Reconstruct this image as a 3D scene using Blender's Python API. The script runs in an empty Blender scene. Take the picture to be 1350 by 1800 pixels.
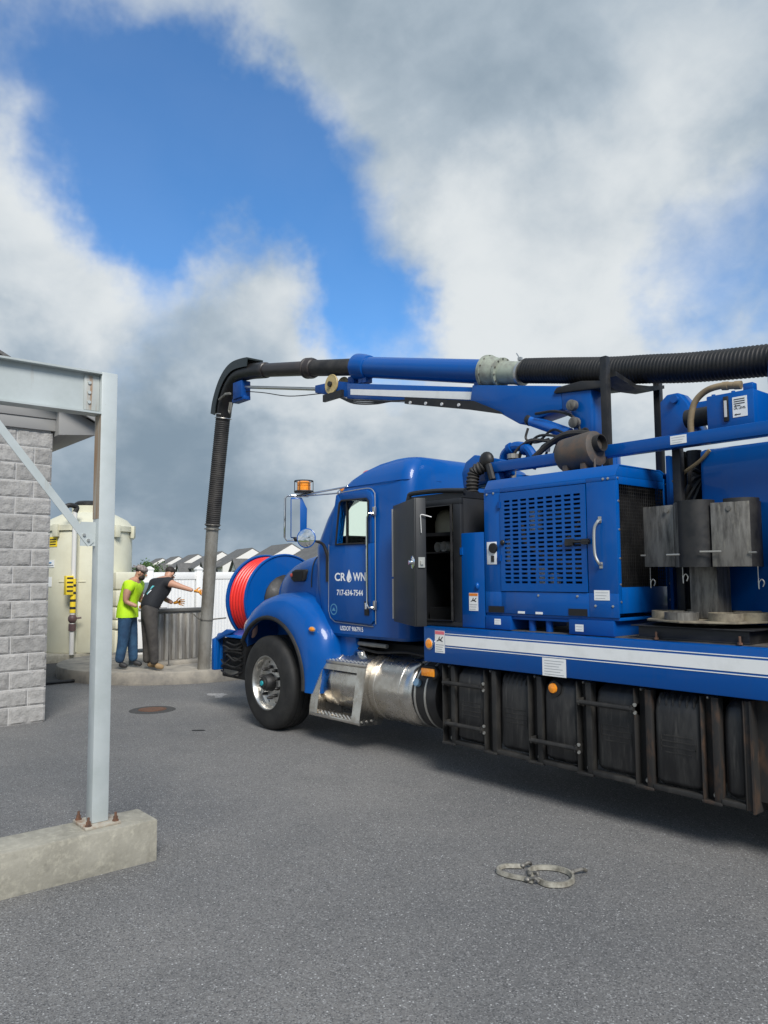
import bpy, bmesh, math, random
from mathutils import Vector, Matrix, noise
R = math.radians
rnd = random.Random(11)
scene = bpy.context.scene
COL = scene.collection

# ------------------------------------------------------------------ camera
cam_data = bpy.data.cameras.new('camera')
cam_data.sensor_fit = 'VERTICAL'; cam_data.sensor_height = 36; cam_data.sensor_width = 27
cam_data.lens = 27.0; cam_data.clip_end = 6000; cam_data.clip_start = 0.05
camera = bpy.data.objects.new('camera', cam_data); COL.objects.link(camera)
ANG, PITCH, ROLL = R(40.5), math.atan(110 / 1350), R(0.4)
fh = Vector((-math.cos(ANG), math.sin(ANG), 0)); rh = Vector((math.sin(ANG), math.cos(ANG), 0)); UP = Vector((0, 0, 1))
fw = fh * math.cos(PITCH) + UP * math.sin(PITCH); u0 = UP * math.cos(PITCH) - fh * math.sin(PITCH)
rr = rh * math.cos(ROLL) - u0 * math.sin(ROLL); uu = u0 * math.cos(ROLL) + rh * math.sin(ROLL)
M = Matrix((rr, uu, -fw)).transposed().to_4x4(); M.translation = (0, 0, 1.7)
camera.matrix_world = M
scene.camera = camera

# ------------------------------------------------------------------ sky, sun, exposure
SUN_EL, SUN_AZ = R(42), Vector((0.90, -0.44, 0)).normalized()      # direction towards the sun
to_sun = Vector((SUN_AZ.x * math.cos(SUN_EL), SUN_AZ.y * math.cos(SUN_EL), math.sin(SUN_EL)))
world = bpy.data.worlds.new('World'); scene.world = world; world.use_nodes = True
nt = world.node_tree; nt.nodes.clear(); N = nt.nodes; L = nt.links
def wn(t, **k):
    n = N.new(t)
    for a, b in k.items(): setattr(n, a, b)
    return n
def wmath(op, a, b=None, c=None, clamp=False):
    n = wn('ShaderNodeMath', operation=op); n.use_clamp = clamp
    for i, x in enumerate((a, b, c)):
        if x is None: continue
        if isinstance(x, (int, float)): n.inputs[i].default_value = x
        else: L.new(x, n.inputs[i])
    return n.outputs[0]
def wmap(x, a, b, c=0.0, d=1.0, smooth=True):
    n = wn('ShaderNodeMapRange'); n.interpolation_type = 'SMOOTHSTEP' if smooth else 'LINEAR'
    L.new(x, n.inputs[0])
    for i, v in enumerate((a, b, c, d)): n.inputs[i + 1].default_value = v
    return n.outputs[0]
def wmix(f, a, b):
    n = wn('ShaderNodeMix', data_type='RGBA')
    if isinstance(f, float): n.inputs[0].default_value = f
    else: L.new(f, n.inputs[0])
    for i, x in ((6, a), (7, b)):
        if isinstance(x, tuple): n.inputs[i].default_value = (*x, 1)
        else: L.new(x, n.inputs[i])
    return n.outputs[2]
sky = wn('ShaderNodeTexSky', sky_type='NISHITA'); sky.sun_disc = False
sky.sun_elevation = SUN_EL; sky.sun_rotation = math.atan2(to_sun.x, to_sun.y)
sky.air_density = 1.0; sky.dust_density = 0.6; sky.ozone_density = 2.2; sky.altitude = 100
tc = wn('ShaderNodeTexCoord')
sep = wn('ShaderNodeSeparateXYZ'); L.new(tc.outputs['Generated'], sep.inputs[0])
zc = wmath('MAXIMUM', sep.outputs[2], 0.0)
den = wmath('ADD', zc, 0.55)
cmb = wn('ShaderNodeCombineXYZ')
L.new(wmath('DIVIDE', sep.outputs[0], den), cmb.inputs[0]); L.new(wmath('DIVIDE', sep.outputs[1], den), cmb.inputs[1])
def wnoise(scale, detail, rough, off, dist=0.0, vec=None, dim='3D'):
    m = wn('ShaderNodeVectorMath', operation='ADD'); L.new(vec or cmb.outputs[0], m.inputs[0]); m.inputs[1].default_value = off
    n = wn('ShaderNodeTexNoise'); n.inputs['Scale'].default_value = scale; n.inputs['Detail'].default_value = detail
    n.inputs['Roughness'].default_value = rough; n.inputs['Distortion'].default_value = dist
    L.new(m.outputs[0], n.inputs['Vector']); return n.outputs['Fac']
big = wnoise(2.1, 9, 0.55, (3.1, 7.7, 1.3), 0.25)
fine = wnoise(7.0, 7, 0.52, (1.7, 2.2, 9.3), 0.2)
wisp = wnoise(20.0, 6, 0.6, (4.4, 6.1, 2.7), 0.6)
soft = wnoise(3.6, 6, 0.5, (8.3, 0.4, 4.1), 0.3)
warp = wn('ShaderNodeTexNoise'); warp.inputs['Scale'].default_value = 3.2; warp.inputs['Detail'].default_value = 6
warp.inputs['Roughness'].default_value = 0.6
L.new(tc.outputs['Generated'], warp.inputs['Vector'])
wv = wn('ShaderNodeVectorMath', operation='SUBTRACT'); L.new(warp.outputs['Color'], wv.inputs[0]); wv.inputs[1].default_value = (0.5, 0.5, 0.5)
ws = wn('ShaderNodeVectorMath', operation='SCALE'); L.new(wv.outputs[0], ws.inputs[0]); ws.inputs[3].default_value = 0.36
wa = wn('ShaderNodeVectorMath', operation='ADD'); L.new(tc.outputs['Generated'], wa.inputs[0]); L.new(ws.outputs[0], wa.inputs[1])
wnm = wn('ShaderNodeVectorMath', operation='NORMALIZE'); L.new(wa.outputs[0], wnm.inputs[0])
def blob(d, r0, r1, amp):                      # soft patch of sky round a direction (degrees)
    v = wn('ShaderNodeVectorMath', operation='DOT_PRODUCT'); L.new(wnm.outputs[0], v.inputs[0]); v.inputs[1].default_value = Vector(d).normalized()
    return wmap(v.outputs['Value'], math.cos(R(r1)), math.cos(R(r0)), 0.0, amp)
def total(xs):
    s = xs[0]
    for x in xs[1:]: s = wmath('ADD', s, x)
    return s
# gaps of open blue between the cloud banks
gaps = total([blob((-0.825, 0.255, 0.505), 0, 10, 0.34), blob((-0.804, 0.300, 0.514), 0, 13, 0.44), blob((-0.793, 0.383, 0.473), 0, 11, 0.40), blob((-0.745, 0.430, 0.505), 0, 10, 0.34),
              blob((-0.716, 0.500, 0.485), 0, 8, 0.30), blob((-0.723, 0.569, 0.392), 0, 9, 0.52), blob((-0.735, 0.592, 0.325), 0, 7, 0.58),
              blob((-0.350, 0.862, 0.366), 0, 9, 0.44), blob((-0.835, 0.42, 0.30), 0, 8, 0.14), blob((-0.830, 0.19, 0.545), 0, 12, 0.14),
              blob((-0.880, 0.38, 0.26), 0, 6, 0.12), blob((0.5, 0.6, 0.6), 0, 30, 0.5), blob((-0.3, -0.7, 0.6), 0, 30, 0.5), blob((0.75, -0.3, 0.5), 0, 26, 0.45)])
thick = total([blob((-0.800, 0.455, 0.385), 0, 6, 0.30), blob((-0.910, 0.235, 0.340), 0, 10, 0.30), wmap(sep.outputs[2], 0.05, 0.30, 0.30, 0.0), blob((-0.819, 0.533, 0.180), 0, 16, 0.25), blob((-0.60, 0.72, 0.30), 0, 14, 0.18), blob((-0.600, 0.560, 0.570), 0, 13, 0.25), blob((-0.552, 0.672, 0.494), 0, 20, 0.20)])
body = total([wmath('MULTIPLY', big, 0.95), wmath('MULTIPLY', fine, 0.34), wmath('MULTIPLY', wisp, 0.16), thick])
cover = wmath('SUBTRACT', wmath('SUBTRACT', body, 0.03), gaps)
mask = wmath('ADD', wmath('MULTIPLY', wmap(cover, -0.04, 0.86), 0.94), 0.06)
lit = wmath('ADD', wmath('MULTIPLY', soft, 0.85), wmath('MULTIPLY', fine, 0.42)); lit = wmath('ADD', lit, wmath('MULTIPLY', wisp, 0.12)); lit = wmath('SUBTRACT', lit, 0.13)
lit = wmath('ADD', lit, total([blob((-0.898, 0.248, 0.363), 3, 12, 0.22), blob((-0.531, 0.748, 0.390), 2, 13, 0.28), blob((-0.683, 0.656, 0.300), 3, 12, 0.10),
                               blob((-0.80, 0.53, 0.27), 2, 8, 0.12)]))
lit = wmath('SUBTRACT', lit, total([blob((-0.580, 0.645, 0.498), 2, 13, 0.17), blob((-0.930, 0.358, 0.079), 3, 14, 0.18), blob((-0.86, 0.48, 0.10), 3, 10, 0.14)]))
shade = wmap(lit, 0.18, 0.92)
ramp = wn('ShaderNodeValToRGB'); L.new(shade, ramp.inputs[0])
ramp.color_ramp.elements[0].color = (0.235, 0.315, 0.395, 1); ramp.color_ramp.elements[1].color = (0.76, 0.80, 0.82, 1)
e = ramp.color_ramp.elements.new(0.45); e.color = (0.43, 0.51, 0.585, 1)
cl = wn('ShaderNodeVectorMath', operation='SCALE'); L.new(ramp.outputs[0], cl.inputs[0]); cl.inputs[3].default_value = 1.0
skys = wn('ShaderNodeVectorMath', operation='MULTIPLY'); L.new(sky.outputs[0], skys.inputs[0]); skys.inputs[1].default_value = (0.062, 0.128, 0.180)
ground_side = wmap(sep.outputs[2], -0.02, 0.0)
col = wmix(mask, skys.outputs[0], cl.outputs[0])
bg = wn('ShaderNodeBackground'); L.new(col, bg.inputs[0]); bg.inputs[1].default_value = 1.0
wo = wn('ShaderNodeOutputWorld'); L.new(bg.outputs[0], wo.inputs[0])

sun_data = bpy.data.lights.new('sun', 'SUN'); sun_data.energy = 4.0; sun_data.angle = R(22); sun_data.color = (1.0, 0.95, 0.88)
sun = bpy.data.objects.new('sun', sun_data); COL.objects.link(sun)
sun.rotation_euler = to_sun.to_track_quat('Z', 'Y').to_euler(); sun.location = (0, -10, 20)
vs = scene.view_settings
vs.view_transform = 'Standard'; vs.look = 'None'; vs.exposure = 0.0; vs.gamma = 1.0; vs.use_curve_mapping = False
scene.render.engine = 'CYCLES'
scene.cycles.use_denoising = True
scene.cycles.max_bounces = 8; scene.cycles.transparent_max_bounces = 12

# ------------------------------------------------------------------ helpers
ORIG = {}
class MB:
    def __init__(s): s.v = []; s.f = []; s.m = []; s.cur = 0
    def add(s, vs, fs):
        o = len(s.v); s.v += [tuple(v) for v in vs]; s.f += [tuple(i + o for i in f) for f in fs]; s.m += [s.cur] * len(fs); return s
    def box(s, x0, x1, y0, y1, z0, z1):
        return s.add([(x0, y0, z0), (x1, y0, z0), (x1, y1, z0), (x0, y1, z0), (x0, y0, z1), (x1, y0, z1), (x1, y1, z1), (x0, y1, z1)],
                     [(0, 3, 2, 1), (4, 5, 6, 7), (0, 1, 5, 4), (1, 2, 6, 5), (2, 3, 7, 6), (3, 0, 4, 7)])
    def bar(s, p0, p1, w, h, up=(0, 0, 1)):
        p0, p1 = Vector(p0), Vector(p1); d = (p1 - p0).normalized(); a = d.cross(Vector(up)).normalized() * (w / 2); b = a.cross(d).normalized() * (h / 2)
        return s.add([p + i * a + j * b for p in (p0, p1) for i, j in ((-1, -1), (1, -1), (1, 1), (-1, 1))],
                     [(0, 1, 2, 3), (4, 7, 6, 5), (0, 4, 5, 1), (1, 5, 6, 2), (2, 6, 7, 3), (3, 7, 4, 0)])
    def lathe(s, prof, p, axis, n=24):
        p = Vector(p); ax = Vector(axis).normalized(); t = ax.orthogonal().normalized(); b = ax.cross(t); vs = []; fs = []
        for r, h in prof:
            for i in range(n):
                a = 2 * math.pi * i / n; vs.append(p + ax * h + (t * math.cos(a) + b * math.sin(a)) * r)
        for k in range(len(prof) - 1):
            for i in range(n):
                j = (i + 1) % n; fs.append((k * n + i, k * n + j, (k + 1) * n + j, (k + 1) * n + i))
        if prof[0][0] > 1e-5: fs.append(tuple(range(n - 1, -1, -1)))
        if prof[-1][0] > 1e-5: fs.append(tuple((len(prof) - 1) * n + i for i in range(n)))
        return s.add(vs, fs)
    def ring(s, prof, p, axis, n=24):            # closed profile swept round: tyres, rings
        return s._sweep(prof, p, axis, n)
    def _sweep(s, prof, p, axis, n):
        p = Vector(p); ax = Vector(axis).normalized(); t = ax.orthogonal().normalized(); b = ax.cross(t); vs = []; fs = []; m = len(prof)
        for r, h in prof:
            for i in range(n):
                a = 2 * math.pi * i / n; vs.append(p + ax * h + (t * math.cos(a) + b * math.sin(a)) * r)
        for k in range(m):
            kk = (k + 1) % m
            for i in range(n):
                j = (i + 1) % n; fs.append((k * n + i, k * n + j, kk * n + j, kk * n + i))
        return s.add(vs, fs)
    def cyl(s, p0, p1, r0, r1=None, n=16):
        p0, p1 = Vector(p0), Vector(p1); return s.lathe([(r0, 0), (r0 if r1 is None else r1, (p1 - p0).length)], p0, p1 - p0, n)
    def tube(s, pts, r, n=8, closed=False):
        pts = [Vector(p) for p in pts]; m = len(pts); rs = r if isinstance(r, (list, tuple)) else [r] * m
        def tan(i):
            if closed: return (pts[(i + 1) % m] - pts[i - 1]).normalized()
            return (pts[min(i + 1, m - 1)] - pts[max(i - 1, 0)]).normalized()
        t0 = tan(0); a = t0.orthogonal().normalized(); vs = []; fs = []; prev = t0
        for i in range(m):
            t = tan(i); q = prev.rotation_difference(t); a = (q @ a); a = (a - t * a.dot(t)).normalized(); b = t.cross(a); prev = t
            for k in range(n):
                w = 2 * math.pi * k / n; vs.append(pts[i] + (a * math.cos(w) + b * math.sin(w)) * rs[i])
        for i in range(m if closed else m - 1):
            j = (i + 1) % m
            for k in range(n):
                l = (k + 1) % n; fs.append((i * n + k, i * n + l, j * n + l, j * n + k))
        if not closed:
            fs.append(tuple(range(n - 1, -1, -1))); fs.append(tuple((m - 1) * n + k for k in range(n)))
        return s.add(vs, fs)
    def prism(s, poly, ax, a0, a1):
        n = len(poly)
        def P(q, a): return {'x': (a, q[0], q[1]), 'y': (q[0], a, q[1]), 'z': (q[0], q[1], a)}[ax]
        return s.add([P(q, a0) for q in poly] + [P(q, a1) for q in poly],
                     [tuple(range(n)), tuple(range(2 * n - 1, n - 1, -1))] + [(i, (i + 1) % n, n + (i + 1) % n, n + i) for i in range(n)])
    def loft(s, secs, cap=True, closed=True):
        n = len(secs[0]); vs = [p for q in secs for p in q]; fs = []
        for k in range(len(secs) - 1):
            for i in range(n if closed else n - 1):
                j = (i + 1) % n; fs.append((k * n + i, k * n + j, (k + 1) * n + j, (k + 1) * n + i))
        if cap and closed: fs.append(tuple(range(n - 1, -1, -1))); fs.append(tuple((len(secs) - 1) * n + i for i in range(n)))
        return s.add(vs, fs)
    def ball(s, c, rx, ry=None, rz=None, n=14, m=8):
        ry = rx if ry is None else ry; rz = rx if rz is None else rz; c = Vector(c)
        return s.loft([[(c.x + rx * math.sin(math.pi * k / m) * math.cos(2 * math.pi * i / n), c.y + ry * math.sin(math.pi * k / m) * math.sin(2 * math.pi * i / n),
                         c.z - rz * math.cos(math.pi * k / m)) for i in range(n)] for k in range(m + 1)], cap=False)
    def mesh(s, bevel=0, seg=2, angle=35, weld=False):
        me = bpy.data.meshes.new('m'); bm = bmesh.new()
        bv = [bm.verts.new(v) for v in s.v]
        for f, mi in zip(s.f, s.m):
            try: bf = bm.faces.new([bv[i] for i in f]); bf.material_index = mi
            except ValueError: pass
        if weld: bmesh.ops.remove_doubles(bm, verts=bm.verts, dist=1e-5)
        bmesh.ops.recalc_face_normals(bm, faces=bm.faces)
        if bevel:
            ed = [e for e in bm.edges if len(e.link_faces) == 2 and e.calc_face_angle(0) > R(30)]
            if ed: bmesh.ops.bevel(bm, geom=ed, offset=bevel, segments=seg, profile=0.5, affect='EDGES', clamp_overlap=True)
        for f in bm.faces: f.smooth = True
        bm.to_mesh(me); bm.free()
        me.set_sharp_from_angle(angle=R(angle))
        return me
    def build(s, name, mats, parent=None, bevel=0, seg=2, angle=35, weld=False, base=False):
        return place(name, s.mesh(bevel, seg, angle, weld), mats, parent, base)

def place(name, me, mats, parent=None, base=False):
    """link a mesh given in world coordinates, with its origin moved to its own middle (or its base)"""
    xs = [v.co for v in me.vertices]
    c = Vector([(min(p[i] for p in xs) + max(p[i] for p in xs)) / 2 for i in range(3)])
    if parent is None: c.z = min(p.z for p in xs)
    me.transform(Matrix.Translation(-c)); me.name = name
    for m in (mats if isinstance(mats, (list, tuple)) else [mats]): me.materials.append(m)
    o = bpy.data.objects.new(name, me); COL.objects.link(o); o.location = c; ORIG[o.name] = c.copy()
    if parent is not None:
        o.parent = parent; o.matrix_parent_inverse = Matrix.Translation(-ORIG[parent.name])
    return o
def empty(name, loc, parent=None):
    o = bpy.data.objects.new(name, None); COL.objects.link(o); o.location = loc; ORIG[o.name] = Vector(loc); o.empty_display_size = 0.3
    if parent is not None: o.parent = parent; o.matrix_parent_inverse = Matrix.Translation(-ORIG[parent.name])
    return o
def tag(o, label, cat=None, group=None, kind=None):
    o['label'] = label
    if cat: o['category'] = cat
    if group: o['group'] = group
    if kind: o['kind'] = kind
    return o
def clone(o, parent, offset):
    """another object on the same mesh, shifted by offset"""
    c = o.copy(); COL.objects.link(c); c.parent = parent; c.location = o.location + Vector(offset); ORIG[c.name] = c.location.copy()
    if parent is not None: c.matrix_parent_inverse = Matrix.Translation(-ORIG[parent.name])
    return c
def copy_tree(o, parent=None):
    c = o.copy(); COL.objects.link(c); ORIG[c.name] = Vector(o.location)
    if parent is not None: c.parent = parent
    for ch in list(o.children): copy_tree(ch, c)
    return c
def cut(me, cutters):
    """boolean difference of a mesh with closed cutter meshes"""
    o = bpy.data.objects.new('tmp', me); COL.objects.link(o); tmp = [o]
    for cm in cutters:
        k = bpy.data.objects.new('tmpc', cm); COL.objects.link(k); tmp.append(k)
        md = o.modifiers.new('b', 'BOOLEAN'); md.operation = 'DIFFERENCE'; md.object = k; md.solver = 'EXACT'
    dg = bpy.context.evaluated_depsgraph_get(); r = bpy.data.meshes.new_from_object(o.evaluated_get(dg))
    for t in tmp: bpy.data.objects.remove(t)
    for p in r.polygons: p.use_smooth = True
    r.set_sharp_from_angle(angle=R(30))
    return r
def skin(joints, edges, root=0, sub=2):
    """continuous body surface grown round a skeleton: joints = [(pos, radius)], edges = pairs"""
    me = bpy.data.meshes.new('sk'); me.from_pydata([tuple(j[0]) for j in joints], edges, []); o = bpy.data.objects.new('tmp', me); COL.objects.link(o)
    md = o.modifiers.new('s', 'SKIN'); md.use_smooth_shade = True
    sd = o.modifiers.new('u', 'SUBSURF'); sd.levels = sub; sd.render_levels = sub
    for i, j in enumerate(joints):
        r = j[1]; d = me.skin_vertices[0].data[i]; d.radius = (r, r) if isinstance(r, float) else r; d.use_root = (i == root)
    dg = bpy.context.evaluated_depsgraph_get(); r = bpy.data.meshes.new_from_object(o.evaluated_get(dg))
    bpy.data.objects.remove(o)
    for p in r.polygons: p.use_smooth = True
    return r
def text_mesh(body, x0, x1, z0, z1, y, extrude=0.0006, bold=0.0, axis='y', shear=0.0):
    """flat lettering filling a rectangle on a plane that faces -Y (axis 'y') or +X (axis 'x')"""
    cu = bpy.data.curves.new('t', 'FONT'); cu.body = body; cu.size = 1; cu.offset = bold; cu.resolution_u = 4; cu.shear = shear
    o = bpy.data.objects.new('tmp', cu); COL.objects.link(o)
    dg = bpy.context.evaluated_depsgraph_get(); me = bpy.data.meshes.new_from_object(o.evaluated_get(dg)); bpy.data.objects.remove(o)
    xs = [v.co.x for v in me.vertices]; ys = [v.co.y for v in me.vertices]
    sx = (x1 - x0) / (max(xs) - min(xs)); sz = (z1 - z0) / (max(ys) - min(ys))
    for v in me.vertices:
        a = x0 + (v.co.x - min(xs)) * sx; b = z0 + (v.co.y - min(ys)) * sz
        v.co = (a, y, b) if axis == 'y' else (y, a, b)
    return me
def arc(c, r, a0, a1, n, plane='xz'):
    out = []
    for i in range(n + 1):
        a = R(a0 + (a1 - a0) * i / n); p, q = r * math.cos(a), r * math.sin(a)
        out.append({'xz': (c[0] + p, c[1], c[2] + q), 'yz': (c[0], c[1] + p, c[2] + q), 'xy': (c[0] + p, c[1] + q, c[2])}[plane])
    return out
def spline(pts, n=6):
    pts = [Vector(p) for p in pts]; q = [pts[0] * 2 - pts[1]] + pts + [pts[-1] * 2 - pts[-2]]; out = []
    for i in range(1, len(q) - 2):
        a, b, c, d = q[i - 1], q[i], q[i + 1], q[i + 2]
        for k in range(n):
            t = k / n; out.append(0.5 * (2 * b + (c - a) * t + (2 * a - 5 * b + 4 * c - d) * t * t + (3 * b - a - 3 * c + d) * t ** 3))
    return out + [pts[-1]]

# ------------------------------------------------------------------ materials
def mat(name, color, rough=0.5, metal=0.0, var=None, vscale=3.0, vlo=0.4, vhi=0.65, bump=0.0, bscale=40.0, coat=0.0, rvar=0.0, stretch=(1, 1, 1), spec=0.5, detail=6, **kw):
    m = bpy.data.materials.new(name); m.use_nodes = True; t = m.node_tree; p = t.nodes['Principled BSDF']
    p.inputs['Base Color'].default_value = (*color, 1); p.inputs['Roughness'].default_value = rough; p.inputs['Metallic'].default_value = metal
    p.inputs['Coat Weight'].default_value = coat; p.inputs['Coat Roughness'].default_value = 0.05; p.inputs['Specular IOR Level'].default_value = spec
    geo = t.nodes.new('ShaderNodeNewGeometry'); mp = t.nodes.new('ShaderNodeMapping'); mp.inputs['Scale'].default_value = stretch
    t.links.new(geo.outputs['Position'], mp.inputs['Vector'])
    if var or rvar:
        n = t.nodes.new('ShaderNodeTexNoise'); n.inputs['Scale'].default_value = vscale; n.inputs['Detail'].default_value = detail; n.inputs['Roughness'].default_value = 0.65
        t.links.new(mp.outputs[0], n.inputs['Vector'])
        mr = t.nodes.new('ShaderNodeMapRange'); mr.inputs[1].default_value = vlo; mr.inputs[2].default_value = vhi; t.links.new(n.outputs['Fac'], mr.inputs[0])
        if var:
            mx = t.nodes.new('ShaderNodeMix'); mx.data_type = 'RGBA'; mx.inputs[6].default_value = (*color, 1); mx.inputs[7].default_value = (*var, 1)
            t.links.new(mr.outputs[0], mx.inputs[0]); t.links.new(mx.outputs[2], p.inputs['Base Color'])
        if rvar:
            rm = t.nodes.new('ShaderNodeMapRange'); rm.inputs[3].default_value = rough; rm.inputs[4].default_value = rough + rvar
            t.links.new(mr.outputs[0], rm.inputs[0]); t.links.new(rm.outputs[0], p.inputs['Roughness'])
    if bump:
        n2 = t.nodes.new('ShaderNodeTexNoise'); n2.inputs['Scale'].default_value = bscale; n2.inputs['Detail'].default_value = 5
        t.links.new(mp.outputs[0], n2.inputs['Vector'])
        b = t.nodes.new('ShaderNodeBump'); b.inputs['Strength'].default_value = bump; b.inputs['Distance'].default_value = 0.01
        t.links.new(n2.outputs['Fac'], b.inputs['Height']); t.links.new(b.outputs[0], p.inputs['Normal'])
    for k, v in kw.items(): p.inputs[k].default_value = v
    return m
def add_layer(m, color, scale, lo, hi, stretch=(1, 1, 1), off=(0, 0, 0), detail=8, amt=1.0):
    """a further stain or speckle layer over a material's base colour"""
    t = m.node_tree; p = t.nodes['Principled BSDF']; geo = t.nodes.new('ShaderNodeNewGeometry'); mp = t.nodes.new('ShaderNodeMapping')
    mp.inputs['Scale'].default_value = stretch; mp.inputs['Location'].default_value = off; t.links.new(geo.outputs['Position'], mp.inputs['Vector'])
    n = t.nodes.new('ShaderNodeTexNoise'); n.inputs['Scale'].default_value = scale; n.inputs['Detail'].default_value = detail; n.inputs['Roughness'].default_value = 0.65
    t.links.new(mp.outputs[0], n.inputs['Vector']); mr = t.nodes.new('ShaderNodeMapRange')
    for i, v in enumerate((lo, hi, 0.0, amt)): mr.inputs[i + 1].default_value = v
    t.links.new(n.outputs['Fac'], mr.inputs[0]); mx = t.nodes.new('ShaderNodeMix'); mx.data_type = 'RGBA'; t.links.new(mr.outputs[0], mx.inputs[0])
    ip = p.inputs['Base Color']
    if ip.is_linked: t.links.new(ip.links[0].from_socket, mx.inputs[6])
    else: mx.inputs[6].default_value = ip.default_value
    mx.inputs[7].default_value = (*color, 1); t.links.new(mx.outputs[2], ip)
    return m

BLUE = mat('blue_paint', (0.0, 0.074, 0.315), 0.34, coat=0.34, spec=0.20, var=(0.0, 0.081, 0.33), vscale=1.2, rvar=0.10, bump=0.02, bscale=9)
add_layer(BLUE, (0.04, 0.075, 0.17), 5, 0.52, 0.75, (6, 6, 0.5), off=(3, 1, 2), amt=0.22); add_layer(BLUE, (0.03, 0.07, 0.20), 7, 0.62, 0.85, (1, 1, 0.5), amt=0.15)
BLUED = mat('blue_paint_worn', (0.001, 0.06, 0.27), 0.45, spec=0.25, var=(0.01, 0.045, 0.20), vscale=5, vlo=0.5, vhi=0.75, rvar=0.15)
BLACK = mat('black_steel', (0.009, 0.009, 0.010), 0.45, var=(0.022, 0.021, 0.020), vscale=9, rvar=0.2)
CHAR = mat('charcoal_panel', (0.012, 0.0135, 0.016), 0.5, var=(0.019, 0.020, 0.022), vscale=4)
DARK = mat('dark_interior', (0.008, 0.008, 0.008), 0.7)
RUBBER = mat('tyre_rubber', (0.010, 0.010, 0.010), 0.7, var=(0.026, 0.025, 0.023), vscale=6, vlo=0.45, vhi=0.75, bump=0.1, bscale=60)
HOSE = mat('black_hose', (0.007, 0.007, 0.007), 0.5, var=(0.018, 0.016, 0.015), vscale=7)
HOSEG = mat('weathered_hose', (0.014, 0.013, 0.013), 0.65, var=(0.040, 0.036, 0.032), vscale=6)
PIPEB = mat('dark_brown_pipe', (0.022, 0.017, 0.016), 0.38, var=(0.045, 0.036, 0.033), vscale=6, rvar=0.15)
GALV = mat('galvanised_pipe', (0.30, 0.29, 0.26), 0.45, 0.3, var=(0.17, 0.155, 0.13), vscale=5, stretch=(1, 1, 0.4), rvar=0.15)
STEEL = mat('stainless_steel', (0.68, 0.65, 0.60), 0.22, 1.0, var=(0.50, 0.46, 0.40), vscale=5, rvar=0.16, bump=0.02, bscale=14)
add_layer(STEEL, (0.30, 0.24, 0.17), 9, 0.58, 0.8, (0.4, 1, 1), amt=0.6)
ALLOY = mat('aluminium_wheel', (0.70, 0.69, 0.66), 0.30, 1.0, var=(0.48, 0.46, 0.42), vscale=11, rvar=0.15)
CHROME = mat('chrome', (0.75, 0.75, 0.75), 0.08, 1.0)
MIRROR = mat('mirror_glass', (0.8, 0.8, 0.8), 0.02, 1.0)
ZINC = mat('zinc_bolt', (0.55, 0.54, 0.50), 0.4, 0.9)
RAWSTEEL = mat('scuffed_steel', (0.21, 0.20, 0.18), 0.52, 0.45, var=(0.07, 0.066, 0.06), vscale=8, stretch=(2.5, 2.5, 0.5), rvar=0.15)
add_layer(RAWSTEEL, (0.33, 0.31, 0.25), 14, 0.56, 0.75, (2, 2, 0.4), amt=0.7)
POLY = mat('black_poly_tank', (0.014, 0.014, 0.015), 0.42, var=(0.038, 0.037, 0.035), vscale=7, vlo=0.42, vhi=0.7, stretch=(2.2, 1, 0.45), rvar=0.2)
add_layer(POLY, (0.10, 0.095, 0.085), 16, 0.54, 0.80, (2.5, 1, 0.25), amt=0.7)
FRAME = mat('dirty_black_frame', (0.014, 0.0135, 0.013), 0.6, var=(0.042, 0.039, 0.034), vscale=9, vlo=0.45, vhi=0.75, stretch=(1, 1, 0.5))
RUSTY = mat('rusty_frame', (0.016, 0.015, 0.014), 0.75, var=(0.085, 0.045, 0.024), vscale=11, vlo=0.50, vhi=0.74, stretch=(1, 1, 0.4))
RUST = mat('rust', (0.15, 0.07, 0.04), 0.85, var=(0.07, 0.045, 0.032), vscale=40)
WHITE = mat('white_vinyl_film', (0.78, 0.79, 0.78), 0.4, var=(0.66, 0.67, 0.65), vscale=5, vlo=0.5, vhi=0.8)
LETTER = mat('white_lettering', (0.82, 0.83, 0.84), 0.4)
INK = mat('black_print', (0.02, 0.02, 0.02), 0.6)
GREYINK = mat('grey_print', (0.32, 0.33, 0.35), 0.6)
ORANGEINK = mat('orange_print', (0.75, 0.22, 0.03), 0.5)
PINKINK = mat('red_print', (0.72, 0.17, 0.22), 0.5)
AMBER = mat('amber_lens', (0.85, 0.24, 0.01), 0.18, coat=0.5, var=(0.95, 0.38, 0.03), vscale=60)
REDLENS = mat('red_lens', (0.65, 0.08, 0.05), 0.2, coat=0.4)
TAN = mat('tan_hose', (0.27, 0.205, 0.12), 0.65, var=(0.18, 0.13, 0.075), vscale=9)
REDHOSE = mat('red_hose', (0.80, 0.030, 0.020), 0.35, var=(0.70, 0.02, 0.015), vscale=3)
PVCG = mat('grey_pvc', (0.66, 0.65, 0.62), 0.4)
FLANGE = mat('pale_green_flange', (0.33, 0.37, 0.30), 0.5, var=(0.20, 0.20, 0.17), vscale=8)
SHEAVE = mat('brass_sheave', (0.55, 0.42, 0.18), 0.5, var=(0.40, 0.30, 0.14), vscale=12)
TEAL = mat('teal_cap', (0.02, 0.32, 0.36), 0.4)
MUFF = mat('sooty_muffler', (0.10, 0.09, 0.082), 0.65, 0.5, var=(0.19, 0.12, 0.08), vscale=10, vlo=0.45, vhi=0.75)
GLASS = mat('window_glass', (0.82, 0.93, 0.90), 0.02, **{'Transmission Weight': 1.0, 'IOR': 1.08})
ENGINE = mat('engine_grey', (0.10, 0.10, 0.10), 0.5, 0.3, var=(0.03, 0.03, 0.03), vscale=14)
ENGLITE = mat('engine_light', (0.55, 0.55, 0.54), 0.45)

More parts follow.
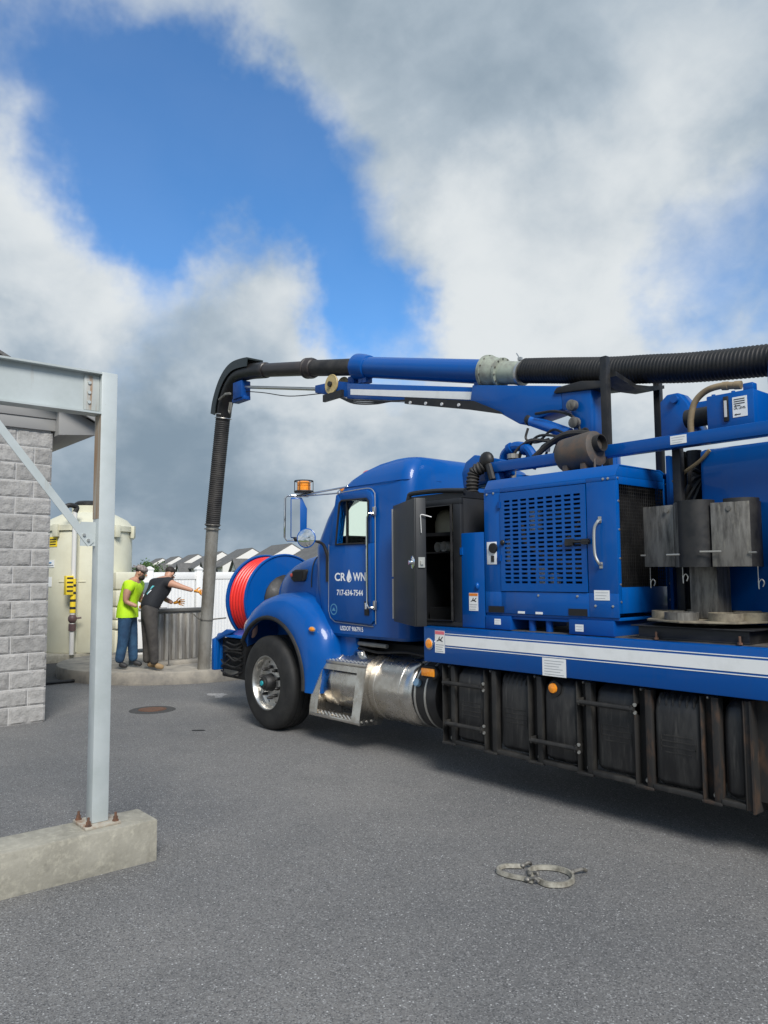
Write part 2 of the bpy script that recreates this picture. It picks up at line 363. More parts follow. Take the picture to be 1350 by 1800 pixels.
def asphalt_mat(name, base, light, dark, k=1.0):
    m = bpy.data.materials.new(name); m.use_nodes = True; t = m.node_tree; p = t.nodes['Principled BSDF']; p.inputs['Roughness'].default_value = 0.82; p.inputs['Specular IOR Level'].default_value = 0.35
    geo = t.nodes.new('ShaderNodeNewGeometry')
    def nz(scale, detail, rough=0.6):
        n = t.nodes.new('ShaderNodeTexNoise'); n.inputs['Scale'].default_value = scale; n.inputs['Detail'].default_value = detail; n.inputs['Roughness'].default_value = rough
        t.links.new(geo.outputs['Position'], n.inputs['Vector']); return n.outputs['Fac']
    def mr(x, a, b, c=0.0, d=1.0):
        n = t.nodes.new('ShaderNodeMapRange'); t.links.new(x, n.inputs[0])
        for i, v in enumerate((a, b, c, d)): n.inputs[i + 1].default_value = v
        return n.outputs[0]
    def mx(f, a, b):
        n = t.nodes.new('ShaderNodeMix'); n.data_type = 'RGBA'; t.links.new(f, n.inputs[0])
        for i, x in ((6, a), (7, b)):
            if isinstance(x, tuple): n.inputs[i].default_value = (*x, 1)
            else: t.links.new(x, n.inputs[i])
        return n.outputs[2]
    c = mx(mr(nz(0.45, 6), 0.35, 0.66), tuple(v * 0.86 for v in base), tuple(v * f for v, f in zip(base, (1.30, 1.26, 1.20))))
    c = mx(mr(nz(2.7, 6), 0.50, 0.78, 0, 0.5), c, tuple(v * 0.75 for v in base))
    c = mx(mr(nz(1.1, 7, 0.7), 0.60, 0.72, 0, 0.30), c, tuple(v * 0.55 for v in base))
    vo = t.nodes.new('ShaderNodeTexVoronoi'); vo.inputs['Scale'].default_value = 150; t.links.new(geo.outputs['Position'], vo.inputs['Vector'])
    sx = t.nodes.new('ShaderNodeSeparateColor'); t.links.new(vo.outputs['Color'], sx.inputs[0])
    c = mx(mr(sx.outputs[0], 0.72, 1.0, 0, 0.75), c, light)
    c = mx(mr(sx.outputs[1], 0.55, 1.0, 0, 0.8), c, dark)
    vo2 = t.nodes.new('ShaderNodeTexVoronoi'); vo2.inputs['Scale'].default_value = 75; t.links.new(geo.outputs['Position'], vo2.inputs['Vector'])
    s2 = t.nodes.new('ShaderNodeSeparateColor'); t.links.new(vo2.outputs['Color'], s2.inputs[0])
    sp = t.nodes.new('ShaderNodeMath'); sp.operation = 'MULTIPLY'; t.links.new(mr(s2.outputs[2], 0.965, 0.985), sp.inputs[0]); t.links.new(mr(vo2.outputs['Distance'], 0.35, 0.2), sp.inputs[1])
    c = mx(sp.outputs[0], c, tuple(min(1, v * 1.5) for v in light))
    t.links.new(c, p.inputs['Base Color'])
    ad = t.nodes.new('ShaderNodeMath'); ad.operation = 'ADD'; t.links.new(vo.outputs['Distance'], ad.inputs[0]); t.links.new(nz(220, 3), ad.inputs[1])
    b = t.nodes.new('ShaderNodeBump'); b.inputs['Strength'].default_value = 0.55; b.inputs['Distance'].default_value = 0.006; t.links.new(ad.outputs[0], b.inputs['Height']); t.links.new(b.outputs[0], p.inputs['Normal'])
    return m
ASPHALT = asphalt_mat('asphalt', (0.158, 0.158, 0.158), (0.33, 0.33, 0.325), (0.058, 0.058, 0.061))
ASPHALTD = asphalt_mat('dark_asphalt', (0.055, 0.056, 0.058), (0.11, 0.11, 0.11), (0.03, 0.03, 0.03))
CONC = mat('concrete', (0.36, 0.34, 0.28), 0.85, var=(0.25, 0.235, 0.19), vscale=5, vlo=0.35, vhi=0.7, bump=0.25, bscale=50, detail=10)
add_layer(CONC, (0.52, 0.49, 0.39), 26, 0.50, 0.70, amt=0.5); add_layer(CONC, (0.17, 0.155, 0.12), 2.4, 0.54, 0.70, (1, 1.8, 0.3), amt=0.7); add_layer(CONC, (0.20, 0.19, 0.155), 9, 0.58, 0.70, amt=0.6)
KERB = mat('kerb_concrete', (0.33, 0.30, 0.25), 0.85, var=(0.17, 0.16, 0.145), vscale=3, bump=0.3, bscale=40, detail=10)
BLOCK = mat('split_face_block', (0.36, 0.35, 0.335), 0.9, var=(0.27, 0.262, 0.25), vscale=14, bump=0.9, bscale=45, detail=10)
MORTAR = mat('mortar', (0.50, 0.49, 0.475), 0.9, bump=0.2, bscale=80)
TRIM = mat('grey_trim', (0.30, 0.295, 0.285), 0.55)
def vary_by_object(m, lo, hi):
    t = m.node_tree; ip = t.nodes['Principled BSDF'].inputs['Base Color']; oi = t.nodes.new('ShaderNodeObjectInfo'); mr = t.nodes.new('ShaderNodeMapRange')
    mr.inputs[3].default_value = lo; mr.inputs[4].default_value = hi; t.links.new(oi.outputs['Random'], mr.inputs[0])
    hs = t.nodes.new('ShaderNodeHueSaturation'); t.links.new(mr.outputs[0], hs.inputs['Value']); t.links.new(ip.links[0].from_socket, hs.inputs['Color']); t.links.new(hs.outputs[0], ip)
vary_by_object(BLOCK, 0.84, 1.10)
SHINGLE = mat('grey_shingle', (0.10, 0.10, 0.10), 0.9, var=(0.16, 0.155, 0.15), vscale=20, bump=0.3, bscale=60)
FRAMEP = mat('pale_grey_paint', (0.46, 0.50, 0.50), 0.42, var=(0.40, 0.44, 0.435), vscale=4, rvar=0.1, bump=0.03, bscale=15)
add_layer(FRAMEP, (0.30, 0.24, 0.17), 6, 0.64, 0.80, (3, 3, 0.25), amt=0.5); add_layer(FRAMEP, (0.22, 0.12, 0.06), 38, 0.70, 0.76, amt=0.8)
FRAMER = mat('rust_streaked_paint', (0.42, 0.44, 0.42), 0.5, var=(0.28, 0.15, 0.06), vscale=9, vlo=0.54, vhi=0.68, stretch=(3, 3, 0.2))
IVORY = mat('ivory_tank', (0.63, 0.615, 0.48), 0.42, var=(0.57, 0.55, 0.42), vscale=2, rvar=0.1)
VINYL = mat('white_vinyl_fence', (0.80, 0.80, 0.79), 0.35)
HOUSEW = mat('white_siding', (0.74, 0.72, 0.68), 0.7)
HOUSEG = mat('grey_siding', (0.38, 0.37, 0.35), 0.7)
ROOFM = mat('dark_roof', (0.105, 0.103, 0.10), 0.9, var=(0.14, 0.138, 0.132), vscale=1.5)
WINDOWM = mat('house_window', (0.03, 0.035, 0.045), 0.15)
SKIN = mat('skin', (0.50, 0.27, 0.18), 0.5)
HAIR = mat('dark_hair', (0.02, 0.014, 0.010), 0.7)
LIME = mat('lime_shirt', (0.60, 0.95, 0.02), 0.75, var=(0.50, 0.85, 0.02), vscale=7, bump=0.9, bscale=9)
BLKCLOTH = mat('black_shirt', (0.012, 0.014, 0.018), 0.8, bump=0.3, bscale=16)
JEANS = mat('blue_jeans', (0.018, 0.055, 0.12), 0.8, var=(0.035, 0.10, 0.19), vscale=7, bump=0.9, bscale=11)
TROUS = mat('grey_work_trousers', (0.062, 0.056, 0.050), 0.85, var=(0.035, 0.032, 0.03), vscale=8, bump=1.0, bscale=11)
BOOT = mat('tan_boot', (0.30, 0.20, 0.10), 0.75)
SHOE = mat('dark_shoe', (0.03, 0.03, 0.032), 0.6)
GLOVE = mat('orange_glove', (0.80, 0.33, 0.03), 0.6, var=(0.05, 0.04, 0.03), vscale=26, vlo=0.52, vhi=0.6)
CAPM = mat('cap_cloth', (0.35, 0.30, 0.28), 0.8, var=(0.06, 0.05, 0.05), vscale=30)
YELLOW = mat('yellow_sticker', (0.85, 0.62, 0.03), 0.5)
LEAF = mat('foliage', (0.045, 0.10, 0.025), 0.7, var=(0.09, 0.16, 0.04), vscale=0.6)
BARK = mat('bark', (0.07, 0.05, 0.035), 0.9)
GRASS = mat('grass', (0.06, 0.10, 0.03), 0.9, var=(0.10, 0.13, 0.045), vscale=0.2)
GREYPOST = mat('grey_post', (0.18, 0.20, 0.21), 0.5)
BAGM = mat('white_bag', (0.70, 0.70, 0.68), 0.5)
PLY = mat('weathered_aluminium', (0.42, 0.40, 0.36), 0.5, 0.2, var=(0.20, 0.185, 0.165), vscale=6, stretch=(3, 3, 0.4))
PLYW = mat('pale_dusty_rim', (0.24, 0.21, 0.15), 0.8, var=(0.12, 0.10, 0.075), vscale=14)
# ================================================================== the ground
def terrain():
    mb = MB(); rings = [0, 12, 24, 34, 42, 52, 64, 80, 110, 160, 260, 450, 900, 2000, 4500]; n = 48; vs = [(-6, 5, -0.06)]; fs = []
    for r in rings[1:]:
        for i in range(n):
            a = 2 * math.pi * i / n; t = min(1, max(0, (r - 30) / 25)); z = -0.06 - 3.4 * t * t * (3 - 2 * t)
            vs.append((-6 + r * math.cos(a), 5 + r * math.sin(a), z))
    for i in range(n): fs.append((0, 1 + i, 1 + (i + 1) % n))
    for k in range(len(rings) - 2):
        for i in range(n):
            j = (i + 1) % n; a = 1 + k * n; b = a + n; fs.append((a + i, b + i, b + j, a + j))
    mb.add(vs, fs); return mb
tag(terrain().build('ground', GRASS), 'green grassy ground beyond the paved yard', kind='structure')
lot = MB(); lot.box(-19.5, 16, -16, 24, -0.05, 0.0)
tag(lot.build('pavement', ASPHALT), 'grey asphalt yard under the truck', kind='structure')
strip = MB(); strip.prism([(-15.9, 0.4), (-12.85, 0.4), (-12.86, 4.05), (-13.0, 4.75), (-13.6, 5.1), (-15.9, 5.2)], 'z', -0.01, 0.004)  # darker paving, with part of the building's soft shadow in its colour
tag(strip.build('asphalt_shade_strip', ASPHALTD), 'darker asphalt strip, part painted shade, between the block building and the tank', kind='structure')
# faint white paint smear
sm = MB(); sm.prism([(-10.26, 5.36), (-10.12, 5.56), (-9.97, 5.55), (-9.93, 5.46), (-9.78, 5.35), (-9.83, 5.27), (-10.0, 5.36), (-10.1, 5.30)], 'z', -0.01, 0.003)
tag(sm.build('paint_smear', mat('worn_white_paint', (0.42, 0.41, 0.40), 0.8, var=(0.13, 0.13, 0.13), vscale=30)), 'worn white paint smear on the asphalt before the bumper', kind='structure')

# ================================================================== concrete footing and steel frame
ft = MB()
ft.box(-4.81, -4.52, -1.9, 2.05, -0.02, 0.24)
tag(ft.build('concrete_footing', CONC, bevel=0.012, seg=2), 'long weathered concrete footing under the pale grey steel post', 'footing')
fr = empty('steel_frame', (-4.69, 1.74, 0.24))
tag(fr, 'pale grey painted steel portal frame bolted to the concrete footing', 'steel frame')
def steel_post(y0, label=None):
    pm = MB(); pm.box(-4.74, -4.64, y0, y0 + 0.10, 0.256, 2.955); po = pm.build('post', FRAMEP, fr, bevel=0.007)
    pl = MB(); pl.box(-4.80, -4.585, y0 - 0.055, y0 + 0.155, 0.24, 0.256); bp = pl.build('base_plate', mat('plate_paint', (0.40, 0.38, 0.32), 0.6, var=(0.24, 0.14, 0.08), vscale=14), fr, bevel=0.003)
    for dx, dy in ((-4.775, -0.03), (-4.61, -0.03), (-4.775, 0.13), (-4.61, 0.13)):
        b = MB(); c = (dx, y0 + dy)
        b.lathe([(0.019, 0.256), (0.019, 0.262)], (*c, 0), (0, 0, 1), 12); b.lathe([(0.0145, 0.262), (0.0145, 0.282)], (*c, 0), (0, 0, 1), 6); b.lathe([(0.008, 0.282), (0.008, 0.305)], (*c, 0), (0, 0, 1), 8)
        b.build('anchor_bolt', RUST, bp)
    return po
steel_post(1.695); steel_post(-1.6)
bm_ = MB(); bm_.box(-4.693, -4.681, -1.5, 1.694, 2.702, 2.938); bm_.box(-4.745, -4.635, -1.5, 1.694, 2.938, 2.95); bm_.box(-4.745, -4.635, -1.5, 1.694, 2.69, 2.702)
bm_.build('beam', FRAMEP, fr)
cp = MB(); cp.box(-4.681, -4.671, 1.60, 1.693, 2.712, 2.925); cpo = cp.build('clip_plate', FRAMER, fr, bevel=0.002)
for z in (2.76, 2.82, 2.88): MB().lathe([(0.011, 0), (0.011, 0.008)], (-4.671, 1.63, z), (1, 0, 0), 6).build('bolt', FRAMEP, cpo)
rs = MB(); rs.box(-4.7385, -4.6415, 1.6935, 1.6945, 2.05, 2.688); rs.build('rust_streak', mat('rust_run', (0.36, 0.35, 0.30), 0.6, var=(0.26, 0.14, 0.06), vscale=6, vlo=0.38, vhi=0.6, stretch=(6, 1, 0.25)), fr)
gs = MB(); gs.box(-4.695, -4.687, 1.605, 1.695, 1.885, 2.03); gso = gs.build('gusset_plate', FRAMEP, fr)
br = MB(); br.bar((-4.6845, 1.03, 2.688), (-4.6845, 1.668, 1.895), 0.046, 0.006, (1, 0, 0)); br.build('brace', FRAMEP, fr)
for t in (0.93, 0.97): MB().lathe([(0.009, 0), (0.009, 0.01)], (-4.681, 1.03 + 0.638 * t, 2.688 - 0.793 * t), (1, 0, 0), 6).build('bolt', ZINC, gso)

# ================================================================== split-face block building
bd = empty('block_building', (-12.4, 1.0, 0)); tag(bd, 'grey split-face concrete block building with boxed eaves at left edge', 'building')
wl = MB(); wl.box(-15.6, -9.632, -1.4, 2.915, 0, 3.62); wl.build('wall', MORTAR, bd)
def block_mesh(w, seed):
    mb = MB(); nx, nz_ = max(4, int(w / 0.022)), 9; h = 0.192; vs = []; fs = []
    for j in range(nz_ + 1):
        for i in range(nx + 1):
            y = -w / 2 + w * i / nx; z = h * j / nz_; e = min(i, nx - i, j, nz_ - j)
            d = 0 if e == 0 else 0.010 + 0.011 * noise.noise((y * 16 + seed * 7, z * 16, seed * 3.1)) + 0.010 * noise.noise((y * 46 + seed, z * 46, seed))
            vs.append((max(0.0, d), y, z))
    for j in range(nz_):
        for i in range(nx): a = j * (nx + 1) + i; fs.append((a, a + 1, a + nx + 2, a + nx + 1))
    o = len(vs); vs += [(-0.025, -w / 2, 0), (-0.025, w / 2, 0), (-0.025, w / 2, h), (-0.025, -w / 2, h)]
    m0, m1, m2, m3 = 0, nx, nz_ * (nx + 1) + nx, nz_ * (nx + 1)
    fs += [(m0, m1, o + 1, o), (m1, m2, o + 2, o + 1), (m2, m3, o + 3, o + 2), (m3, m0, o, o + 3)]
    mb.add(vs, fs); me = mb.mesh(angle=14); me.materials.append(BLOCK); return me
full = [block_mesh(0.397, i) for i in range(6)]; half = [block_mesh(0.194, 20 + i) for i in range(3)]
for k in range(17):
    z = 0.004 + k * 0.203; y = 2.94; first = True
    while y > 0.75:
        w = 0.203 if (first and k % 2) else 0.406
        c = y - w / 2
        if z < 3.05 and c - w / 2 < 2.32:
            if y - 0.203 < 2.32: break
            w = 0.203; c = y - w / 2
        me = rnd.choice(half if w < 0.3 else full); o = bpy.data.objects.new('block', me); COL.objects.link(o)
        o.parent = bd; o.matrix_parent_inverse = Matrix.Translation(-ORIG[bd.name]); o.location = (-9.63, c, z); y -= w; first = False
dj = MB(); dj.box(-9.66, -9.605, 2.27, 2.345, 0, 3.09); dj.box(-9.66, -9.605, 0.75, 2.27, 3.02, 3.09); dj.build('door_frame', FRAMEP, bd, bevel=0.004)
dp = MB(); dp.box(-9.645, -9.625, 0.80, 2.27, 0.01, 3.02); dp.build('door', mat('grey_door', (0.42, 0.46, 0.47), 0.45), bd)
fz = MB(); fz.box(-9.66, -9.585, -1.4, 2.955, 3.46, 3.60); fz.build('frieze_board', TRIM, bd, bevel=0.004)
fz2 = MB(); fz2.box(-9.66, -9.57, -1.4, 2.965, 3.604, 3.75); fz2.build('frieze_board', TRIM, bd, bevel=0.004)
def slope(y): return 3.60 + (3.45 - y) * 0.50
gb = MB(); gb.prism([(2.92, 3.62), (2.92, slope(2.92) - 0.02), (-1.4, slope(-1.4) - 0.02), (-1.4, 3.62)], 'x', -15.6, -9.65); gb.build('gable', TRIM, bd)
eb = MB(); eb.prism([(2.955, 3.40), (3.40, 3.445), (3.40, 3.585), (2.955, 3.80)], 'x', -15.6, -9.47); eb.build('eave_box', TRIM, bd, bevel=0.006)
rf = MB(); rf.prism([(3.47, 3.615), (3.47, 3.655), (-1.5, slope(-1.5) + 0.06), (-1.5, slope(-1.5) + 0.02)], 'x', -15.8, -9.30); rfo = rf.build('roof', SHINGLE, bd)
rk = MB(); rk.prism([(3.42, 3.55), (3.42, 3.611), (-1.5, slope(-1.5) + 0.016), (-1.5, slope(-1.5) - 0.12)], 'x', -9.36, -9.325); rk.build('rake_board', TRIM, rfo, bevel=0.003)
for i in range(14):
    y = 3.28 - i * 0.2
    sf = MB(); sf.prism([(y, slope(y) - 0.035), (y - 0.185, slope(y - 0.185) - 0.035), (y - 0.185, slope(y - 0.185) - 0.02), (y, slope(y) - 0.02)], 'x', -9.57, -9.365); sf.build('soffit_panel', TRIM, rfo)
gt = MB(); gt.prism([(3.405, 3.50), (3.455, 3.50), (3.475, 3.60), (3.465, 3.60), (3.45, 3.51), (3.41, 3.51)], 'x', -15.7, -9.42); gt.build('gutter', TRIM, bd)

# ================================================================== concrete pad with kerb, hatch, utilities
pad = MB(); PC = (-13.25, 6.35)
ring = [(PC[0] + 2.02 * math.cos(a) * (1.0), PC[1] + 2.06 * math.sin(a)) for a in [2 * math.pi * i / 56 for i in range(56)]]
pad.prism(ring, 'z', -0.02, 0.20); tag(pad.build('concrete_pad', KERB, bevel=0.025), 'round raised concrete pad with curved kerb under the two workers', 'concrete pad')
slab = MB(); slab.box(-19.0, -15.93, 2.2, 6.3, -0.02, 0.15); tag(slab.build('tank_slab', CONC, bevel=0.02), 'low concrete slab under the ivory storage tank', 'slab')
# metal hatch standing on the pad
ht = empty('metal_hatch', (-12.62, 6.05, 0.2)); tag(ht, 'ribbed grey metal hatch cover standing upright beside the suction pipe', 'hatch')
hb = MB(); hb.box(-12.70, -12.62, 5.60, 6.62, 0.20, 1.13); hb.build('panel', mat('dull_metal', (0.22, 0.21, 0.195), 0.55, 0.2), ht, bevel=0.006)
for i in range(7):
    y = 5.64 + i * 0.13; rb = MB(); rb.prism([(y, 0), (y + 0.075, 0.0), (y + 0.062, 0.05), (y + 0.013, 0.05)], 'z', 0.265, 1.05)
    rb.v = [(-12.62 + b - 0.002, a, z) for a, b, z in rb.v]; rb.build('rib', PLY, ht, bevel=0.003)
hr = MB(); hr.box(-12.72, -12.575, 5.585, 6.635, 1.085, 1.14); hr.build('top_rail', mat('grey_rail', (0.16, 0.155, 0.145), 0.5, 0.3), ht, bevel=0.006)
hl = MB(); hl.box(-12.60, -12.56, 6.50, 6.62, 0.80, 1.05); hl.build('hinge_plate', BLACK, ht, bevel=0.006)
cb = MB(); cb.box(-12.62, -12.35, 5.50, 6.75, 0.19, 0.262); tag(cb.build('hatch_sill', KERB, bevel=0.012), 'low concrete sill in front of the metal hatch', 'sill')
rod = MB(); rod.tube([(-12.3, 5.72, 0.2), (-12.3, 5.73, 0.92)], 0.008, 6); rod.box(-12.33, -12.27, 5.69, 5.75, 0.195, 0.215); tag(rod.build('marker_rod', RAWSTEEL), 'thin upright metal rod in front of the ribbed hatch', 'rod')
# white control cabinet behind the men
cc = empty('control_cabinet', (-14.55, 6.35, 0)); tag(cc, 'white control cabinet behind the worker in the black shirt', 'cabinet')
c1 = MB(); c1.box(-14.75, -14.4, 6.02, 6.68, 0.19, 1.66); c1.build('housing', VINYL, cc, bevel=0.03)
c2 = MB(); c2.box(-14.402, -14.385, 6.12, 6.60, 1.36, 1.58); c2.build('screen', mat('grey_screen', (0.16, 0.20, 0.23), 0.2), cc, bevel=0.01)
c3 = MB(); c3.box(-14.40, -14.37, 6.06, 6.64, 1.05, 1.09); c3.box(-14.40, -14.37, 6.06, 6.64, 0.85, 0.88); c3.build('ledge', TRIM, cc, bevel=0.004)
# small standpipe between the men and hatch
sp = MB(); sp.tube([(-12.95, 5.35, 0.19), (-12.95, 5.35, 0.52)], 0.05, 12); sp.lathe([(0.07, 0.52), (0.07, 0.56), (0.05, 0.58)], (-12.95, 5.35, 0), (0, 0, 1), 12); sp.tube([(-12.95, 5.35, 0.42), (-12.95, 5.62, 0.42)], 0.035, 10)
tag(sp.build('valve_standpipe', GREYPOST), 'short grey valve standpipe beside the ribbed hatch', 'standpipe')
# grey domed post right of the suction pipe
gp = MB(); gp.lathe([(0.19, 0), (0.19, 1.36), (0.175, 1.46), (0.13, 1.54), (0.06, 1.58), (0.0, 1.59)], (-12.75, 7.45, 0.19), (0, 0, 1), 20); gp.cur = 1
gp.lathe([(0.20, 1.14), (0.20, 1.18)], (-12.75, 7.45, 0.19), (0, 0, 1), 20)
tag(gp.build('vent_post', [GREYPOST, BLACK]), 'grey round-topped vent post between the suction pipe and the hose reel', 'vent post')
# plastic bag and black cable by the kerb
bg_ = MB(); bg_.ball((-13.55, 4.62, 0.07), 0.16, 0.20, 0.10, 16, 10)
bg_.v = [(x + 0.05 * noise.noise((x * 9, y * 9, z * 9)), y + 0.05 * noise.noise((x * 9 + 5, y * 9, z * 9)), max(0.006, z + 0.06 * noise.noise((x * 11, y * 11 + 3, z * 11)))) for x, y, z in bg_.v]
tag(bg_.build('plastic_bag', BAGM), 'crumpled white plastic bag lying against the round kerb', 'bag')
cbm = MB(); cbm.tube(spline([(-12.79, 1.8, 0.03), (-12.76, 3.2, 0.03), (-12.80, 3.95, 0.03), (-12.84, 4.5, 0.03), (-13.2, 4.9, 0.025)], 6), 0.026, 8); tag(cbm.build('black_cable', HOSE), 'black cable lying along the edge of the dark asphalt', 'cable')
# manhole
mh = empty('manhole', (-9.5, 4.21, 0)); tag(mh, 'rusty round manhole cover set in a dark asphalt ring', 'manhole')
m0 = MB(); m0.lathe([(0.29, 0.001), (0.28, 0.005), (0.18, 0.008), (0.0, 0.008)], (-9.5, 4.21, 0), (0, 0, 1), 32); m0.build('collar', ASPHALTD, mh)
m1 = MB(); m1.lathe([(0.175, 0.006), (0.175, 0.012), (0.155, 0.012), (0.155, 0.009), (0.147, 0.009), (0.147, 0.014), (0, 0.014)], (-9.5, 4.21, 0), (0, 0, 1), 32); m1.build('cover', RUST, mh)
st = MB(); st.prism([(-7.97, 4.0), (-7.93, 3.97), (-7.85, 4.06), (-7.86, 4.10), (-7.9, 4.09)], 'z', -0.01, 0.004); tag(st.build('oil_spot', DARK), 'small dark oil spot on asphalt ahead of the front wheel', kind='structure')

# ================================================================== ivory storage tank
tk = empty('storage_tank', (-16.75, 5.92, 0.15)); tag(tk, 'tall ivory storage tank with black lid behind the steel post', 'tank')
TC = (-16.75, 5.92, 0.15)
t0 = MB(); t0.lathe([(0.02, 0.0), (0.87, 0.0), (0.89, 0.03), (0.89, 2.50), (0.87, 2.54)], TC, (0, 0, 1), 48); t0.build('shell', IVORY, tk)
t1 = MB(); t1.lathe([(0.93, 2.50), (0.93, 2.61), (0.90, 2.63), (0.78, 2.76), (0.55, 2.88), (0.36, 2.92), (0.36, 3.06), (0.0, 3.06)], TC, (0, 0, 1), 48); t1.build('dome', IVORY, tk, angle=50)
t2 = MB(); t2.lathe([(0.29, 3.06), (0.31, 3.08), (0.31, 3.13), (0.25, 3.17), (0.0, 3.18)], TC, (0, 0, 1), 24); t2.build('lid', BLACK, tk)
for a in (-98, -62, -20, 16, 50, 90, 130, 170, 210):
    q = Vector((math.cos(R(a)), math.sin(R(a)), 0)); t = Vector((-q.y, q.x, 0)); c = Vector(TC) + q * 0.945 + Vector((0, 0, 2.50))
    lg = MB(); lg.add([c + t * i * 0.06 + q * j * 0.04 + Vector((0, 0, k * 0.13)) for i in (-1, 1) for j in (-1, 1) for k in (-1, 1)], [(0, 1, 3, 2), (4, 6, 7, 5), (0, 4, 5, 1), (2, 3, 7, 6), (0, 2, 6, 4), (1, 5, 7, 3)]); lg.build('lug', IVORY, tk, bevel=0.012)
def on_tank(a, w, h, z, name, m, tilt=0, parent=None, rad=0.892, th=0.006):
    mb = MB(); c = Vector(TC); n = 5; vs = []
    for k in (0, 1):
        for i in range(n):
            for j in (0, 1):
                u = -w / 2 + w * i / (n - 1); v = -h / 2 + h * j
                u2, v2 = u * math.cos(R(tilt)) - v * math.sin(R(tilt)), u * math.sin(R(tilt)) + v * math.cos(R(tilt))
                an = R(a) + u2 / rad; r_ = rad + 0.001 + th * k; vs.append((c.x + r_ * math.cos(an), c.y + r_ * math.sin(an), z + v2))
    fs = []
    for i in range(n - 1):
        o = 2 * i; p = o + 2 * n; fs += [(o, o + 1, o + 3, o + 2), (p, p + 2, p + 3, p + 1), (o, o + 2, p + 2, p), (o + 1, p + 1, p + 3, o + 3)]
    e = 2 * (n - 1); fs += [(0, 2 * n, 2 * n + 1, 1), (e, e + 1, e + 1 + 2 * n, e + 2 * n)]
    mb.add(vs, fs); return mb.build(name, m, parent or tk)
def ang_px(y): return math.degrees(math.asin(max(-1, min(1, y))))
on_tank(-79, 0.40, 0.15, 1.97, 'label_plate', WHITE); on_tank(-81, 0.30, 0.025, 1.99, 'label_print', mat('blue_print', (0.05, 0.22, 0.45), 0.5), rad=0.90); on_tank(-79, 0.36, 0.012, 1.94, 'label_print', GREYINK, rad=0.90)
on_tank(-91, 0.22, 0.30, 1.50, 'paper_notice', WHITE); on_tank(-76, 0.18, 0.20, 1.60, 'paper_notice', WHITE)
on_tank(-97, 0.24, 0.24, 1.05, 'hazard_diamond', YELLOW, tilt=45)
on_tank(-70, 0.24, 0.20, 2.42, 'hazard_sticker', YELLOW); 
for dz in (-0.05, 0.0, 0.05): on_tank(-70, 0.18, 0.018, 2.42 + dz, 'sticker_print', INK, rad=0.90)
for a in (-32, 0): on_tank(a, 0.02, 2.40, 1.38, 'seam', IVORY, th=0.012)
on_tank(-40, 0.55, 0.018, 1.60, 'seam', IVORY, th=0.012)
zt = text_mesh('0', 4.56, 4.64, 1.0, 1.14, -15.90, bold=0.02, axis='x')
# grey fill pipe with yellow caution sleeve in front of the tank
fp = empty('fill_pipe', (-15.70, 5.05, 0.15)); tag(fp, 'grey vertical fill pipe with yellow caution sleeves on the ivory tank', 'pipe')
PX, PYY = -15.85, 5.31
f1 = MB(); f1.tube([(PX, PYY, 0.15), (PX, PYY, 3.02)], 0.045, 12); f1.build('pipe', PVCG, fp)
f2 = MB(); f2.tube(spline([(PX, PYY, 3.0), (PX, PYY + 0.03, 3.10), (PX, PYY - 0.10, 3.14), (PX, PYY - 0.24, 3.08)], 5), 0.05, 10); f2.build('vent_elbow', BLACK, fp)
f3 = MB(); f3.box(PX - 0.07, PX + 0.075, PYY - 0.16, PYY - 0.02, 1.34, 1.72); f3.build('caution_plate', YELLOW, fp, bevel=0.004)
f4 = MB(); f4.lathe([(0.055, 0.98), (0.055, 1.66)], (PX, PYY, 0), (0, 0, 1), 14); f4.build('caution_sleeve', YELLOW, fp)
for i in range(4):
    b = MB(); b.box(PX + 0.076, PX + 0.079, PYY - 0.15, PYY - 0.03, 1.40 + i * 0.085, 1.435 + i * 0.085); b.build('sleeve_print', INK, fp)
for z in (1.05, 1.2, 1.35, 1.5): MB().lathe([(0.0565, z), (0.0565, z + 0.05)], (PX, PYY, 0), (0, 0, 1), 14).build('sleeve_band', INK, fp)
f5 = MB(); f5.ball((PX, PYY, 0.86), 0.085, 0.085, 0.10); f5.lathe([(0.07, 0.62), (0.07, 0.76)], (PX, PYY, 0), (0, 0, 1), 10); f5.tube([(PX, PYY, 0.86), (PX + 0.05, PYY + 0.16, 0.88)], 0.018, 6); f5.build('valve', mat('valve_body', (0.10, 0.06, 0.06), 0.5), fp)
# ribbed ivory containment unit beside it
cu = empty('ribbed_tank', (-15.6, 6.42, 0.0)); tag(cu, 'low ribbed ivory poly tank between the tall tank and the white fence', 'tank')
for i, (z0, z1) in enumerate(((0.0, 0.62), (0.64, 0.82), (0.84, 1.08), (1.10, 1.42), (1.44, 1.79))):
    b = MB(); b.box(-16.0, -15.35 + (0.03 if i % 2 else 0), 5.98, 6.55, z0, z1); b.build('rib_section', IVORY, cu, bevel=0.035)
b = MB(); b.box(-15.95, -15.40, 6.02, 6.50, 0.02, 1.78); b.build('core', IVORY, cu)

